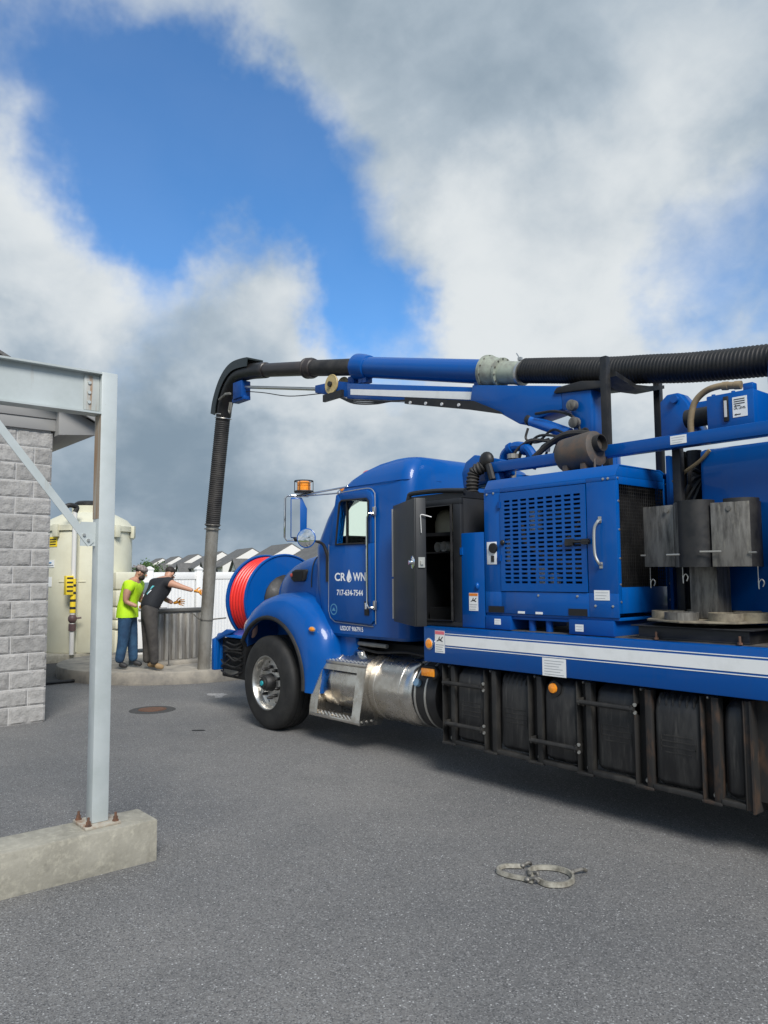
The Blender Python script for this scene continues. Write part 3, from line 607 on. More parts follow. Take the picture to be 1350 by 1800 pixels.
# ================================================================== white vinyl fence
fe = empty('vinyl_fence', (-15.22, 10.0, 0)); tag(fe, 'white vinyl privacy fence with vertical boards behind the hatch', 'fence')
FX = -15.2
def fence_post(y):
    p = MB(); p.box(FX - 0.065, FX + 0.065, y - 0.065, y + 0.065, 0, 1.83); po = p.build('post', VINYL, fe, bevel=0.006)
    c = MB(); c.loft([[(FX - a, y - a, z), (FX + a, y - a, z), (FX + a, y + a, z), (FX - a, y + a, z)] for a, z in ((0.075, 1.83), (0.075, 1.85), (0.02, 1.90))]); c.build('post_cap', VINYL, po)
brd = None
ys = [6.62, 7.72, 9.55, 11.38, 13.2]
for y in ys: fence_post(y)
for a, b_ in zip(ys[:-1], ys[1:]):
    for z0, z1 in ((0.06, 0.21), (1.63, 1.78)):
        r_ = MB(); r_.box(FX - 0.03, FX + 0.03, a + 0.066, b_ - 0.066, z0, z1); r_.build('rail', VINYL, fe, bevel=0.005)
    y = a + 0.07
    while y < b_ - 0.1:
        w = min(0.072, b_ - 0.068 - y)
        if brd is None:
            p = MB(); p.prism([(FX - 0.011, y), (FX + 0.008, y), (FX + 0.013, y + 0.008), (FX + 0.013, y + 0.064), (FX + 0.008, y + 0.072), (FX - 0.011, y + 0.072)], 'z', 0.212, 1.628); brd = p.build('board', VINYL, fe); by = y
        else: clone(brd, fe, (0, y - by, 0))
        y += 0.0725

# ================================================================== townhouses far behind
P0, P1 = Vector((-88.0, 59.0, 0)), Vector((-216.0, 90.0, 0)); dirv = (P1 - P0).normalized(); nrm = Vector((-dirv.y, dirv.x, 0))
if nrm.dot(Vector((0, 0, 0)) - P0) < 0: nrm = -nrm                    # towards the yard
def townhouse(k, s, w, back, zb, label, white):
    o0 = P0 + dirv * s - nrm * back; root = empty('townhouse', (*(o0 + dirv * w / 2).xy, zb)); tag(root, label, 'house', 'row of townhouses beyond the fence')
    def W(a, b, z): q = o0 + dirv * a + nrm * b; return (q.x, q.y, zb + z)
    def pris(name, poly, a0, a1, m, parent=root):                      # profile in (depth, height), along the row
        mb = MB(); n = len(poly); mb.add([W(a0, b, z) for b, z in poly] + [W(a1, b, z) for b, z in poly], [tuple(range(n)), tuple(range(2 * n - 1, n - 1, -1))] + [(i, (i + 1) % n, n + (i + 1) % n, n + i) for i in range(n)]); return mb.build(name, m, parent)
    def prif(name, poly, b0, b1, m, parent=root):                      # profile in (along, height), through depth
        mb = MB(); n = len(poly); mb.add([W(a, b0, z) for a, z in poly] + [W(a, b1, z) for a, z in poly], [tuple(range(n)), tuple(range(2 * n - 1, n - 1, -1))] + [(i, (i + 1) % n, n + (i + 1) % n, n + i) for i in range(n)]); return mb.build(name, m, parent)
    eh, rh_, D = 5.3, 8.6, 11.0
    wall = pris('wall', [(0, 0), (0, eh), (-D / 2, rh_ - 0.15), (-D, eh), (-D, 0)], 0.02, w - 0.02, HOUSEW if white or k % 4 == 3 else HOUSEG)
    roof = pris('roof', [(0.5, eh - 0.30), (0.5, eh - 0.05), (-D / 2, rh_ + 0.1), (-D - 0.5, eh - 0.05), (-D - 0.5, eh - 0.30), (-D / 2, rh_ - 0.14)], 0.22, w - 0.22, ROOFM)
    # cross gable towards the yard
    g0, g1 = w * 0.10, w * 0.62; gm = (g0 + g1) / 2; gz = eh + 2.3
    ge = 3.9; gz = 6.0; gf = 4.6 if back > 1 else 2.2; gm0 = w * (0.30 if back > 1 else 0.55); g0, g1, gm = gm0 - 2.4, gm0 + 2.4, gm0
    prif('gable', [(g0, 0), (g0, ge), (gm, gz), (g1, ge), (g1, 0)], 0.03, gf, HOUSEG if k % 4 == 1 else HOUSEW)
    for sa, sb in ((g0 - 0.35, gm), (g1 + 0.35, gm)):
        prif('gable_roof', [(sa, ge - 0.22), (sb, gz + 0.10), (sb, gz + 0.34), (sa, ge + 0.02)], -1.6, gf + 0.35, ROOFM, roof)
    def win(a, b, z0, z1, ww):
        wo_ = prif('window', [(a - ww / 2 - 0.1, z0 - 0.1), (a + ww / 2 + 0.1, z0 - 0.1), (a + ww / 2 + 0.1, z1 + 0.1), (a - ww / 2 - 0.1, z1 + 0.1)], b, b + 0.05, HOUSEW)
        prif('pane', [(a - ww / 2, z0), (a + ww / 2, z0), (a + ww / 2, z1), (a - ww / 2, z1)], b + 0.02, b + 0.08, WINDOWM, wo_)
    win(gm, gf, 3.0, 4.4, 1.6); win(w * 0.85, 0.0, 3.4, 4.7, 1.3); win(gm, gf, 0.7, 2.1, 1.8)
    prif('porch_roof', [(w * 0.64, 2.7), (w * 0.97, 2.7), (w * 0.97, 3.0), (w * 0.64, 3.0)], 0.02, 1.8, ROOFM)
s = -26.0
order = ['nearest', 'second nearest', 'third nearest', 'fourth nearest', 'fifth nearest', 'sixth nearest', 'seventh nearest', 'eighth nearest', 'ninth nearest', 'tenth nearest', 'eleventh nearest', 'twelfth nearest', 'third farthest', 'second farthest', 'farthest']
for k in range(15):
    w = 10.5; wh = k % 2 == 0
    townhouse(k, s, w, (5.0 if k % 2 else 0.0), -2.4 + (0.0 if k % 2 else 0.5), '%s grey-roofed townhouse of the row beyond the fence, %s walls' % (order[k], 'white' if wh else 'grey'), wh); s += w

# ================================================================== trees
def tree(name, base, h, cr, label, seed, n=1500):
    rg = random.Random(seed); root = empty(name, base); tag(root, label, 'tree', 'trees in front of the townhouses'); b = Vector(base)
    tr = MB(); tr.tube(spline([b + Vector((0, 0, -0.3)), b + Vector((0.1, 0, h * 0.3)), b + Vector((0, 0.1, h * 0.62)), b + Vector((0.1, 0.1, h * 0.9))], 3), [cr * 0.10 * (1 - 0.8 * i / 9) for i in range(10)], 7)
    for i in range(6):
        a = rg.random() * 6.28; z0 = h * (0.35 + 0.08 * i); tr.tube([b + Vector((0, 0, z0)), b + Vector((math.cos(a) * cr * 0.6, math.sin(a) * cr * 0.6, z0 + h * 0.15))], [cr * 0.035, cr * 0.012], 5)
    tr.build('trunk', BARK, root)
    cr_ = MB(); cl_ = []
    for i in range(26):
        while True:
            p = Vector((rg.uniform(-1, 1), rg.uniform(-1, 1), rg.uniform(-1, 1)))
            if p.length < 1: break
        cl_.append((b + Vector((p.x * cr * 0.8, p.y * cr * 0.8, h * 0.64 + p.z * h * 0.30)), cr * rg.uniform(0.2, 0.42)))
    for i in range(n):
        c, r_ = rg.choice(cl_); d = Vector((rg.gauss(0, 1), rg.gauss(0, 1), rg.gauss(0, 1))).normalized() * r_ * rg.uniform(0.55, 1.05); p = c + d
        u = Vector((rg.gauss(0, 1), rg.gauss(0, 1), rg.gauss(0, 1))).normalized(); v = u.orthogonal().normalized(); w = u.cross(v); sz = cr * rg.uniform(0.045, 0.085)
        cr_.add([p - v * sz, p + w * sz * 0.6, p + v * sz, p - w * sz * 0.6], [(0, 1, 2, 3)])
    cr_.build('crown', LEAF, root)
def at_cam(px, depth, z): q = Vector((0, 0, 0)) + fh * depth + rh * ((px - 675) / 1350 * depth); return (q.x, q.y, z)
tree('leafy_tree', at_cam(246, 75, -3.4), 6.4, 1.9, 'bushy green tree right beside the ivory tank, before the townhouses', 3)
tree('leafy_tree', at_cam(287, 62, -3.4), 5.6, 1.2, 'small sparse tree above the heads of the two workers', 5, 700)
tree('leafy_tree', at_cam(262, 150, -3.4), 8.6, 3.4, 'distant dark green tree behind the far end of the townhouse row', 8)
# ================================================================== the vacuum truck
T = empty('vacuum_truck', (-5.0, 5.85, 0)); tag(T, 'large blue vacuum excavation truck with boom and red hose reel', 'truck')
CY = 5.85
# ---- cab shell with real window openings
def plan(xf, xr, hw, z, rf_, rr_, n=5):
    out = []
    for (cx, cy, a0, r_) in ((xr - rr_, CY - hw + rr_, -90, rr_), (xr - rr_, CY + hw - rr_, 0, rr_), (xf + rf_, CY + hw - rf_, 90, rf_), (xf + rf_, CY - hw + rf_, 180, rf_)):
        for i in range(n + 1):
            a = R(a0 + 90 * i / n); out.append((cx + r_ * math.cos(a), cy + r_ * math.sin(a), z))
    return out
LV = [(1.07, -6.66, -5.37, .99), (1.10, -6.72, -5.34, 1.015), (1.6, -6.86, -5.33, 1.02), (2.0, -6.88, -5.33, 1.015), (2.3, -6.70, -5.33, 1.005), (2.52, -6.52, -5.33, .995), (2.60, -6.45, -5.335, .985),
      (2.68, -6.33, -5.345, .965), (2.75, -6.17, -5.36, .935), (2.81, -5.98, -5.39, .885), (2.845, -5.83, -5.43, .82), (2.86, -5.70, -5.50, .72)]
outer = MB(); outer.loft([plan(xf, xr, hw, z, 0.16, min(0.13, hw * 0.2)) for z, xf, xr, hw in LV])
inner = MB(); inner.loft([plan(xf + 0.06, xr - 0.06, hw - 0.055, z, 0.12, 0.09) for z, xf, xr, hw in [(1.16, -6.72, -5.34, 1.0)] + LV[2:9]])
wpoly = [(-6.40, 2.015), (-5.865, 2.01), (-5.865, 2.43), (-5.895, 2.455), (-6.30, 2.465), (-6.335, 2.44)]
wc = MB(); wc.prism(wpoly, 'y', 4.3, 7.4)
wsh = MB(); wsh.prism([(5.05, 2.06), (6.65, 2.06), (6.58, 2.50), (5.12, 2.50)], 'x', -7.6, -6.30)
rw = MB(); rw.prism([(5.3, 2.05), (6.4, 2.05), (6.4, 2.42), (5.3, 2.42)], 'x', -5.5, -5.1)
cab_me = cut(outer.mesh(), [inner.mesh(), wc.mesh(), wsh.mesh(), rw.mesh()])
cab = place('cab_body', cab_me, BLUE, T)
rwp = MB(); rwp.box(-5.372, -5.362, 5.29, 6.41, 2.04, 2.43); rwp.build('rear_window', GLASS, cab)
ws = MB(); ws.add([(-6.86, 5.03, 2.04), (-6.86, 6.67, 2.04), (-6.53, 6.60, 2.52), (-6.53, 5.10, 2.52)], [(0, 1, 2, 3)]); ws.build('windshield', GLASS, cab)
sm2 = MB(); sm2.tube(spline([(-6.42, 4.862, 2.61), (-5.9, 4.858, 2.605), (-5.45, 4.863, 2.605), (-5.36, 4.95, 2.605), (-5.335, 5.3, 2.605)], 4), 0.004, 5); sm2.build('roof_seam', BLUED, cab)
for i, y in enumerate((5.02, 5.45, 5.85, 6.25, 6.68)):
    m_ = MB(); m_.ball((-6.13, y, 2.775 - (0.03 if i in (0, 4) else 0)), 0.075, 0.045, 0.038, 12, 6); m_.build('roof_marker_light', REDLENS if i == 0 else AMBER, cab)
mk = MB(); mk.ball((-6.44, 4.93, 2.60), 0.05, 0.03, 0.03, 12, 6); mk.build('roof_marker_light', AMBER, cab)
# interior
it = MB(); it.box(-6.80, -6.50, 4.93, 6.77, 1.55, 2.03); it.box(-6.74, -6.46, 5.02, 5.72, 2.0, 2.12); it.box(-6.06, -5.56, 5.02, 5.55, 1.2, 1.62); it.box(-5.66, -5.5, 5.02, 5.55, 1.6, 2.18); it.box(-5.66, -5.5, 6.15, 6.68, 1.6, 2.18); it.build('seats_and_dash', DARK, cab, bevel=0.04)
sw = MB(); a_ = Vector((-0.75, 0, 0.66)).normalized(); c_ = Vector((-6.33, 5.32, 2.0)); t_ = Vector((0, 1, 0)); b_ = a_.cross(t_)
sw.tube([c_ + (t_ * math.cos(2 * math.pi * i / 24) + b_ * math.sin(2 * math.pi * i / 24)) * 0.215 for i in range(24)], 0.017, 8, closed=True); sw.tube([c_, c_ + a_ * 0.25 * -1 + Vector((-0.25, 0, -0.2))], 0.03, 8)
for q in (t_, -t_, b_): sw.tube([c_, c_ + q * 0.21], 0.013, 6)
sw.build('steering_wheel', BLACK, cab)
# ---- door
dr_ = MB(); DY0, DY1 = 4.806, 4.845
dr_.prism([(-6.53, 1.33), (-6.505, 1.27), (-6.44, 1.235), (-5.84, 1.215), (-5.80, 1.25), (-5.80, 2.01), (-6.525, 2.01)], 'y', DY0, DY1)
dr_.prism([(-6.525, 2.0101), (-6.40, 2.0101), (-6.335, 2.44), (-6.30, 2.465), (-6.375, 2.535), (-6.40, 2.53)], 'y', DY0, DY1 + 0.02)
dr_.prism([(-6.30, 2.4651), (-5.895, 2.4551), (-5.865, 2.43), (-5.865, 2.0101), (-5.80, 2.0101), (-5.80, 2.46), (-5.83, 2.515), (-5.90, 2.54), (-6.375, 2.5351)], 'y', DY0, DY1 + 0.02)
door = dr_.build('door', BLUE, T, bevel=0.005)
gl = MB(); gl.prism([(-6.41, 2.0), (-5.855, 2.0), (-5.855, 2.46), (-6.33, 2.47)], 'y', 4.835, 4.841); gl.build('window_pane', GLASS, door)
glr = MB(); glr.prism([(-6.41, 2.0), (-5.855, 2.0), (-5.855, 2.46), (-6.33, 2.47)], 'y', 6.842, 6.848); glr.build('window_pane', GLASS, cab)
wt = MB(); wt.tube([(x, 4.803, z) for x, z in wpoly], 0.012, 6, closed=True); wt.build('window_seal', BLACK, door)
dv = MB(); dv.box(-6.255, -6.235, 4.825, 4.85, 2.01, 2.46); dv.build('vent_divider', BLACK, door)
ot = MB(); ot.tube([(-6.545, 4.824, 2.02), (-6.552, 4.824, 1.33), (-6.52, 4.824, 1.255), (-6.44, 4.824, 1.215), (-5.82, 4.824, 1.195)], 0.0055, 6); ot.build('door_gap_glint', ZINC, door)  # silver tube along the door edge draws the pale reflection in its gap
ot2 = MB(); ot2.tube(spline([(-6.41, 4.828, 2.552), (-6.1, 4.828, 2.56), (-5.88, 4.828, 2.558), (-5.80, 4.828, 2.51), (-5.785, 4.826, 2.42), (-5.783, 4.824, 1.8), (-5.783, 4.824, 1.22)], 4), 0.005, 6); ot2.build('door_gap_glint', ZINC, door)  # reflected light of the top and rear gap, likewise drawn as a tube
hd = MB(); hd.box(-5.93, -5.86, 4.797, 4.808, 1.30, 1.44); hd.build('door_handle', BLACK, door, bevel=0.006)
hd2 = MB(); hd2.box(-5.915, -5.875, 4.788, 4.80, 1.36, 1.425); hd2.build('door_handle', CHROME, door, bevel=0.004)
for z in (1.36, 2.28): MB().box(-5.80, -5.765, 4.80, 4.826, z, z + 0.085).build('hinge', ZINC, door, bevel=0.004)
gh = MB(); gh.tube([(-5.79, 4.80, 2.30), (-5.81, 4.77, 2.30), (-5.835, 4.765, 2.26), (-5.84, 4.765, 1.42), (-5.82, 4.77, 1.38), (-5.80, 4.80, 1.38)], 0.013, 8); gh.build('grab_handle', CHROME, door)
for txt, x0, x1, z0, z1, bo in (('CR', -6.42, -6.235, 1.637, 1.722, 0.025), ('WN', -6.115, -5.912, 1.637, 1.722, 0.025), ('717-634-7544', -6.385, -5.955, 1.49, 1.55, 0.02)):
    place('lettering', text_mesh(txt, x0, x1, z0, z1, 4.8045, bold=bo), LETTER, door)
dp_ = MB(); dp_.prism([(-6.178, 1.755), (-6.150, 1.70), (-6.138, 1.672), (-6.142, 1.645), (-6.158, 1.629), (-6.178, 1.623), (-6.198, 1.629), (-6.214, 1.645), (-6.218, 1.672), (-6.206, 1.70)], 'y', 4.8035, 4.8045); dp_.build('drop_emblem', LETTER, door)
dq = MB(); dq.prism([(-6.156, 1.672), (-6.150, 1.655), (-6.163, 1.638), (-6.178, 1.636), (-6.168, 1.648)], 'y', 4.8025, 4.8034); dq.build('drop_emblem', BLUE, door)
place('lettering', text_mesh('USDOT 9067915', -6.36, -5.985, 1.133, 1.18, 4.8285, bold=0.02), LETTER, cab)
rsd = MB(); rsd.ring([(0.058, 0), (0.058, 0.001), (0.048, 0.001), (0.048, 0)], (-6.44, 4.806, 1.345), (0, -1, 0), 20); rsd.cur = 0; rsd.prism([(-6.47, 1.33), (-6.41, 1.33), (-6.44, 1.365)], 'y', 4.8045, 4.8055); rsd.build('round_seal', mat('teal_print', (0.08, 0.25, 0.40), 0.5), door)

# ---- hood
def hood_sec(x, hw, zt, zb, k=3.0, n=40):
    out = []
    for i in range(n + 1):
        a = math.pi * i / n; c, s_ = math.cos(a), math.sin(a)
        out.append((x, CY - hw * (abs(c) ** (2 / k)) * (1 if c >= 0 else -1), zb + (zt - zb) * (abs(s_) ** (2 / k))))
    return out
hs = [(-6.70, .935, 1.99, 1.08, 9), (-7.0, .915, 1.955, 1.05, 9), (-7.3, .885, 1.915, 1.0, 9), (-7.55, .86, 1.86, .95, 8.5), (-7.75, .83, 1.79, .92, 8), (-7.90, .79, 1.71, .90, 7), (-7.99, .73, 1.64, .90, 6), (-8.05, .66, 1.56, .90, 5), (-8.08, .58, 1.46, .90, 4)]
hd_ = MB(); hd_.loft([hood_sec(x, hw, zt, zb, k) for x, hw, zt, zb, k in hs]); hood = hd_.build('hood', BLUE, T, angle=40)
grl = MB(); grl.box(-8.14, -8.105, 5.42, 6.28, 1.0, 1.42); grl.build('grille', BLACK, hood, bevel=0.02)
for i in range(9): MB().box(-8.155, -8.141, 5.46 + i * 0.09, 5.49 + i * 0.09, 1.03, 1.39).build('grille_bar', CHROME, hood)
iv = MB(); iv.prism([(-7.49, 1.66), (-7.46, 1.745), (-7.38, 1.765), (-7.14, 1.765), (-7.12, 1.75), (-7.15, 1.645), (-7.18, 1.63), (-7.42, 1.625)], 'y', 4.925, 5.05)
iv.v = [(x, y + 0.04 * max(0, (-7.12 - x) / 0.37), z) for x, y, z in iv.v]; ivo = iv.build('intake_vent', BLACK, hood, bevel=0.012)
ir = MB(); ir.prism([(-7.44, 1.67), (-7.42, 1.74), (-7.20, 1.745), (-7.19, 1.66)], 'y', 4.918, 4.94); ir.v = [(x, y + 0.04 * max(0, (-7.12 - x) / 0.37) - 0.002, z) for x, y, z in ir.v]; ir.build('vent_mesh', DARK, hood)
em = MB(); em.ball((-7.45, 4.955, 1.70), 0.035, 0.012, 0.024, 12, 6); em.build('emblem', REDLENS, hood)
hsm = MB(); sec7 = [Vector(p) for p in hood_sec(-7.02, .9185, 1.957, 1.05, 9)]; hsm.tube([p for p in sec7 if p.z > 1.3], .006, 6); hsm.build('hood_seam', DARK, hood)
cl_ = MB(); cl_.prism([(-6.90, 1.10), (-6.66, 1.10), (-6.60, 1.98), (-6.82, 1.98)], 'y', 4.875, 6.825); cl_.build('cowl', BLUE, T, bevel=0.03)
sd_ = MB(); sd_.box(-6.75, -6.67, 4.869, 4.874, 1.73, 1.80); sd_.build('cowl_decal', WHITE, T)
ms = MB(); ms.tube(spline([(-6.56, 4.84, 1.84), (-6.57, 4.80, 1.96), (-6.58, 4.76, 2.03), (-6.60, 4.66, 2.06), (-6.61, 4.60, 2.075)], 5), [0.022 - 0.0006 * i for i in range(21)], 8); ms.box(-6.60, -6.53, 4.82, 4.85, 1.63, 1.93); ms.build('mirror_bracket', BLACK, T)
rmh = MB(); nr = Vector((0.52, -0.72, 0.05)).normalized(); rmh.lathe([(0.0, -0.055), (0.05, -0.05), (0.095, -0.025), (0.105, 0.0), (0.095, 0.006)], (-6.62, 4.585, 2.085), nr, 24); rm = rmh.build('convex_mirror', BLUE, T)
rmg = MB(); rmg.lathe([(0.094, 0.006), (0.07, 0.014), (0.04, 0.019), (0.0, 0.021)], (-6.62, 4.585, 2.085), nr, 24); rmg.build('mirror_glass', MIRROR, rm)

# ---- fenders
def fender(sgn, name):
    prof_a = [152, 135, 120, 105, 90, 75, 60, 45, 30, 15, 4, -6]
    top = {180: .74, 165: .79, 150: .84, 152: .82, 135: .875, 120: .90, 105: .92, 90: .945, 75: .985, 60: 1.02, 45: 1.04, 30: 1.05, 15: .98, 4: .87, -6: .82}
    secs = []
    for a in prof_a:
        rt = top[a]; k = []
        fr_ = a / 180
        yo = 4.625 + (0.06 if a > 150 else 0.0) + (0.05 if a > 170 else 0.0)
        for y, r_ in ((yo + 0.012, .665), (yo, .672), (yo - 0.012, .70), (yo - 0.004, .66 + (rt - .66) * .35), (yo + 0.03, .66 + (rt - .66) * .68), (yo + 0.09, .66 + (rt - .66) * .88), (yo + 0.18, .66 + (rt - .66) * .97), (yo + 0.32, rt), (5.30, rt - .02 if 15 < a < 170 else rt), (5.30, rt - .06), (yo + 0.20, rt - .08), (yo + 0.06, .68), (yo + 0.02, .66)):
            yy = y if sgn < 0 else 2 * CY - y
            k.append((-7.41 + r_ * math.cos(R(a)) * (1.0 if a > 90 else 1.04), yy, .56 + r_ * math.sin(R(a))))
        secs.append(k)
    f = MB(); f.loft(secs); return f.build(name, BLUE, T, angle=50)
fen = fender(-1, 'fender'); fender(1, 'fender')
at = MB(); at.tube([(-7.41 + .672 * math.cos(R(a)) * (1.0 if a > 90 else 1.04), 4.615 + (0.06 if a > 150 else 0) + (.05 if a > 170 else 0), .56 + .672 * math.sin(R(a))) for a in range(151, -9, -6)], 0.024, 8); at.build('arch_trim', RUBBER, fen)
sml = MB(); sml.ball((-6.60, 4.642, 1.14), 0.055, 0.018, 0.024, 14, 8); sml.build('side_marker', AMBER, fen)
sml2 = MB(); sml2.ball((-6.60, 4.645, 1.14), 0.064, 0.012, 0.031, 14, 8); sml2.build('marker_bezel', CHROME, fen)
hl_ = MB(); hl_.ball((-7.98, 4.74, 1.08), 0.07, 0.09, 0.12, 16, 10); hl_.build('headlight', mat('headlight_lens', (0.75, 0.45, 0.35), 0.15, coat=0.5), fen)
ho = MB(); ho.tube([(-6.84, 4.93, 1.545), (-6.72, 4.90, 1.50), (-6.62, 4.89, 1.42)], 0.022, 8); ho.ball((-6.62, 4.885, 1.42), 0.035, 0.03, 0.03); ho.build('hood_latch', BLACK, fen)
mf = MB(); mf.prism([(-6.76, 0.60), (-6.42, 0.62), (-6.36, 0.28), (-6.66, 0.24)], 'y', 4.84, 4.87); mf.build('mud_flap', RUBBER, T, bevel=0.02)
sk_ = MB(); sk_.prism([(-6.62, 1.45), (-6.40, 1.10), (-6.20, 1.09), (-6.18, 0.95), (-6.45, 0.70), (-6.60, 0.72), (-6.80, 1.2)], 'y', 4.90, 4.96); sk_.build('inner_fender', BLUE, T, bevel=0.02)

# ---- wheels
def wheel(x, yo, sgn):
    root = empty('wheel', (x, yo - sgn * 0.16, 0.515), T); ax = (0, sgn, 0); base = (x, yo, 0.515)     # axis points outwards
    t = MB(); t.ring([(.292, -.01), (.30, 0.012), (.34, 0.008), (.40, 0.012), (.455, 0.006), (.488, -.012), (.508, -.035), (.514, -.06), (.514, -.10), (.506, -.102), (.506, -.112), (.514, -.114), (.5145, -.16), (.506, -.162), (.506, -.172), (.5145, -.174),
                      (.5145, -.22), (.506, -.222), (.506, -.232), (.514, -.234), (.513, -.27), (.505, -.30), (.46, -.335), (.38, -.335), (.292, -.30)], base, ax, 56); t.build('tyre', RUBBER, root, angle=40)
    r_ = MB(); r_.ring([(.302, -.005), (.300, 0.004), (.288, 0.004), (.276, -.012), (.268, -.05), (.262, -.075), (.235, -.085), (.225, -.083), (.140, -.066), (.10, -.062), (.10, -.10), (.27, -.11), (.288, -.03)], base, ax, 48); rim = r_.build('rim', ALLOY, root, angle=30)
    hb_ = MB(); hb_.lathe([(.098, -.07), (.094, -.03), (.088, 0.012), (.075, 0.03), (.058, 0.035), (.055, 0.055), (.0, 0.058)], base, ax, 24); hub = hb_.build('hub', BLACK, root)
    tc_ = MB(); tc_.lathe([(.028, 0.056), (.026, 0.066), (.0, 0.067)], base, ax, 14); tc_.build('hub_cap', TEAL, hub)
    for i in range(10):
        a = 2 * math.pi * (i + .5) / 10; p = (x + .143 * math.cos(a) * 1.17, yo, .515 + .143 * math.sin(a) * 1.17)
        n_ = MB(); n_.lathe([(.019, -.075), (.019, -.045), (.014, -.02), (.009, -.012), (.0, -.010)], p, ax, 8); n_.build('lug_nut', BLACK, rim)
    for i in range(10):
        a = 2 * math.pi * i / 10; p = (x + .222 * math.cos(a), yo, .515 + .222 * math.sin(a))
        n_ = MB(); n_.lathe([(.013, -.0840), (.013, -.0815), (0, -.0815)], p, ax, 10); n_.build('hand_hole', DARK, rim)
    return root
wheel(-7.42, 4.605, -1); wheel(-7.42, 2 * CY - 4.605, 1); wheel(-0.6, 4.66, -1); wheel(-0.6, 2 * CY - 4.66, 1); wheel(0.78, 4.66, -1); wheel(0.78, 2 * CY - 4.66, 1)

# ---- chassis and bumper
ch = MB(); ch.box(-8.75, 1.6, 5.40, 5.49, .70, .96); ch.box(-8.75, 1.6, 6.21, 6.30, .70, .96); ch.box(-7.5, -7.34, 4.98, 6.72, .42, .58); ch.box(-0.67, -0.53, 4.98, 6.72, .43, .6); ch.box(0.71, 0.85, 4.98, 6.72, .43, .6); ch.build('chassis', BLACK, T, bevel=0.01)
eg = MB(); eg.box(-8.2, -6.7, 5.3, 6.4, .62, 1.2); eg.box(-6.6, -4.9, 5.1, 6.6, .80, 1.02); eg.build('engine_block', DARK, T, bevel=0.03)
ap = MB(); ap.tube([(-6.38, 4.98, 1.0), (-5.95, 4.98, 1.0)], .035, 10); ap.lathe([(.05, 0), (.05, .10)], (-6.38, 4.98, 1.0), (1, 0, 0), 12); ap.tube(spline([(-6.5, 4.95, .95), (-6.35, 4.92, .90), (-6.2, 4.93, .96), (-5.9, 4.95, .93), (-5.5, 4.95, .96), (-5.1, 4.95, .94)], 5), .014, 6); ap.build('air_line', BLACK, T)
ap2 = MB(); ap2.tube([(-6.30, 4.94, 1.005), (-5.75, 4.94, 1.0)], .022, 8); ap2.build('exhaust_pipe', GALV, T)
bp_ = MB(); bp_.prism([(4.80, .93), (4.82, .97), (5.3, 1.0), (6.4, 1.0), (6.88, .97), (6.90, .93)], 'x', -8.95, -8.25); bp_.box(-9.03, -8.95, 4.78, 6.92, .50, .90); bp_.prism([(-9.03, .90), (-9.03, .55), (-8.95, .50), (-8.93, .88), (-8.55, .99), (-8.50, 1.02), (-8.70, 1.03)], 'y', 4.80, 4.86); bp_.build('bumper', BLUE, T, bevel=0.02)
bk = MB(); bk.box(-8.93, -8.35, 4.88, 6.8, .42, .91); bk.build('bumper_recess', DARK, T, bevel=0.02)
rg_ = random.Random(4)
hz = MB()
for i in range(9):
    x0 = -8.9 + rg_.random() * .1; z = .50 + .045 * i
    hz.tube(spline([(x0, 4.84 + rg_.random() * .04, z), (x0 + .15, 4.81, z + rg_.uniform(-.06, .06)), (x0 + .3, 4.83, z + rg_.uniform(-.05, .05)), (-8.4, 4.86, z + .02)], 4), .012, 6)
hz.build('hydraulic_hoses', BLACK, T)
bx_ = MB(); bx_.box(-8.85, -8.50, 4.865, 4.875, .46, .52); bx_.build('valve_bar', GALV, T)

# ---- hose reel in front of the hood
RC = (5.74, 1.37)
def reel_disc(x, name):
    d = MB(); d.ring([(.14, -.012), (.14, .012), (.585, .012), (.60, .03), (.615, .03), (.62, .01), (.62, -.01), (.605, -.012)], (x, *RC), (1, 0, 0), 56); return d.build(name, BLUE, T, angle=40)
d1 = reel_disc(-8.80, 'reel_disc'); d2 = reel_disc(-9.28, 'reel_disc')
hs_ = MB(); hs_.lathe([(.12, -.22), (.12, .36)], (-9.04, *RC), (1, 0, 0), 24); hs_.build('reel_hub', BLUED, T)
hm = MB(); hm.lathe([(.33, 0), (.34, .03), (.30, .08), (.18, .12), (.10, .16)], (-8.785, *RC), (1, 0, 0), 20)
for i in range(6): a = i * math.pi / 3; hm.bar((-8.77, RC[0], RC[1]), (-8.77, RC[0] + .30 * math.cos(a), RC[1] + .30 * math.sin(a)), .05, .02, (1, 0, 0))
hm.build('reel_motor', BLACK, T)
nw = 6
for i in range(nw):
    x = -9.235 + i * (.375 / (nw - 1)); h_ = MB(); h_.ring([(.55 + .036 * math.cos(2 * math.pi * k / 10), .0355 * math.sin(2 * math.pi * k / 10)) for k in range(10)], (x, *RC), (1, 0, 0), 64); h_.build('hose_coil', REDHOSE, d1)
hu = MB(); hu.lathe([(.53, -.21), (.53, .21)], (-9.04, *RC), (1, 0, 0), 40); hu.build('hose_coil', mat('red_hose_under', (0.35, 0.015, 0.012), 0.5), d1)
ra = MB(); ra.prism([(-9.12, 1.42), (-8.96, 1.42), (-8.75, .98), (-9.25, .98)], 'y', RC[0] - .06, RC[0] + .06); ra.box(-9.3, -8.7, 5.3, 6.2, .94, 1.0); ra.build('reel_stand', BLUED, T, bevel=0.01)

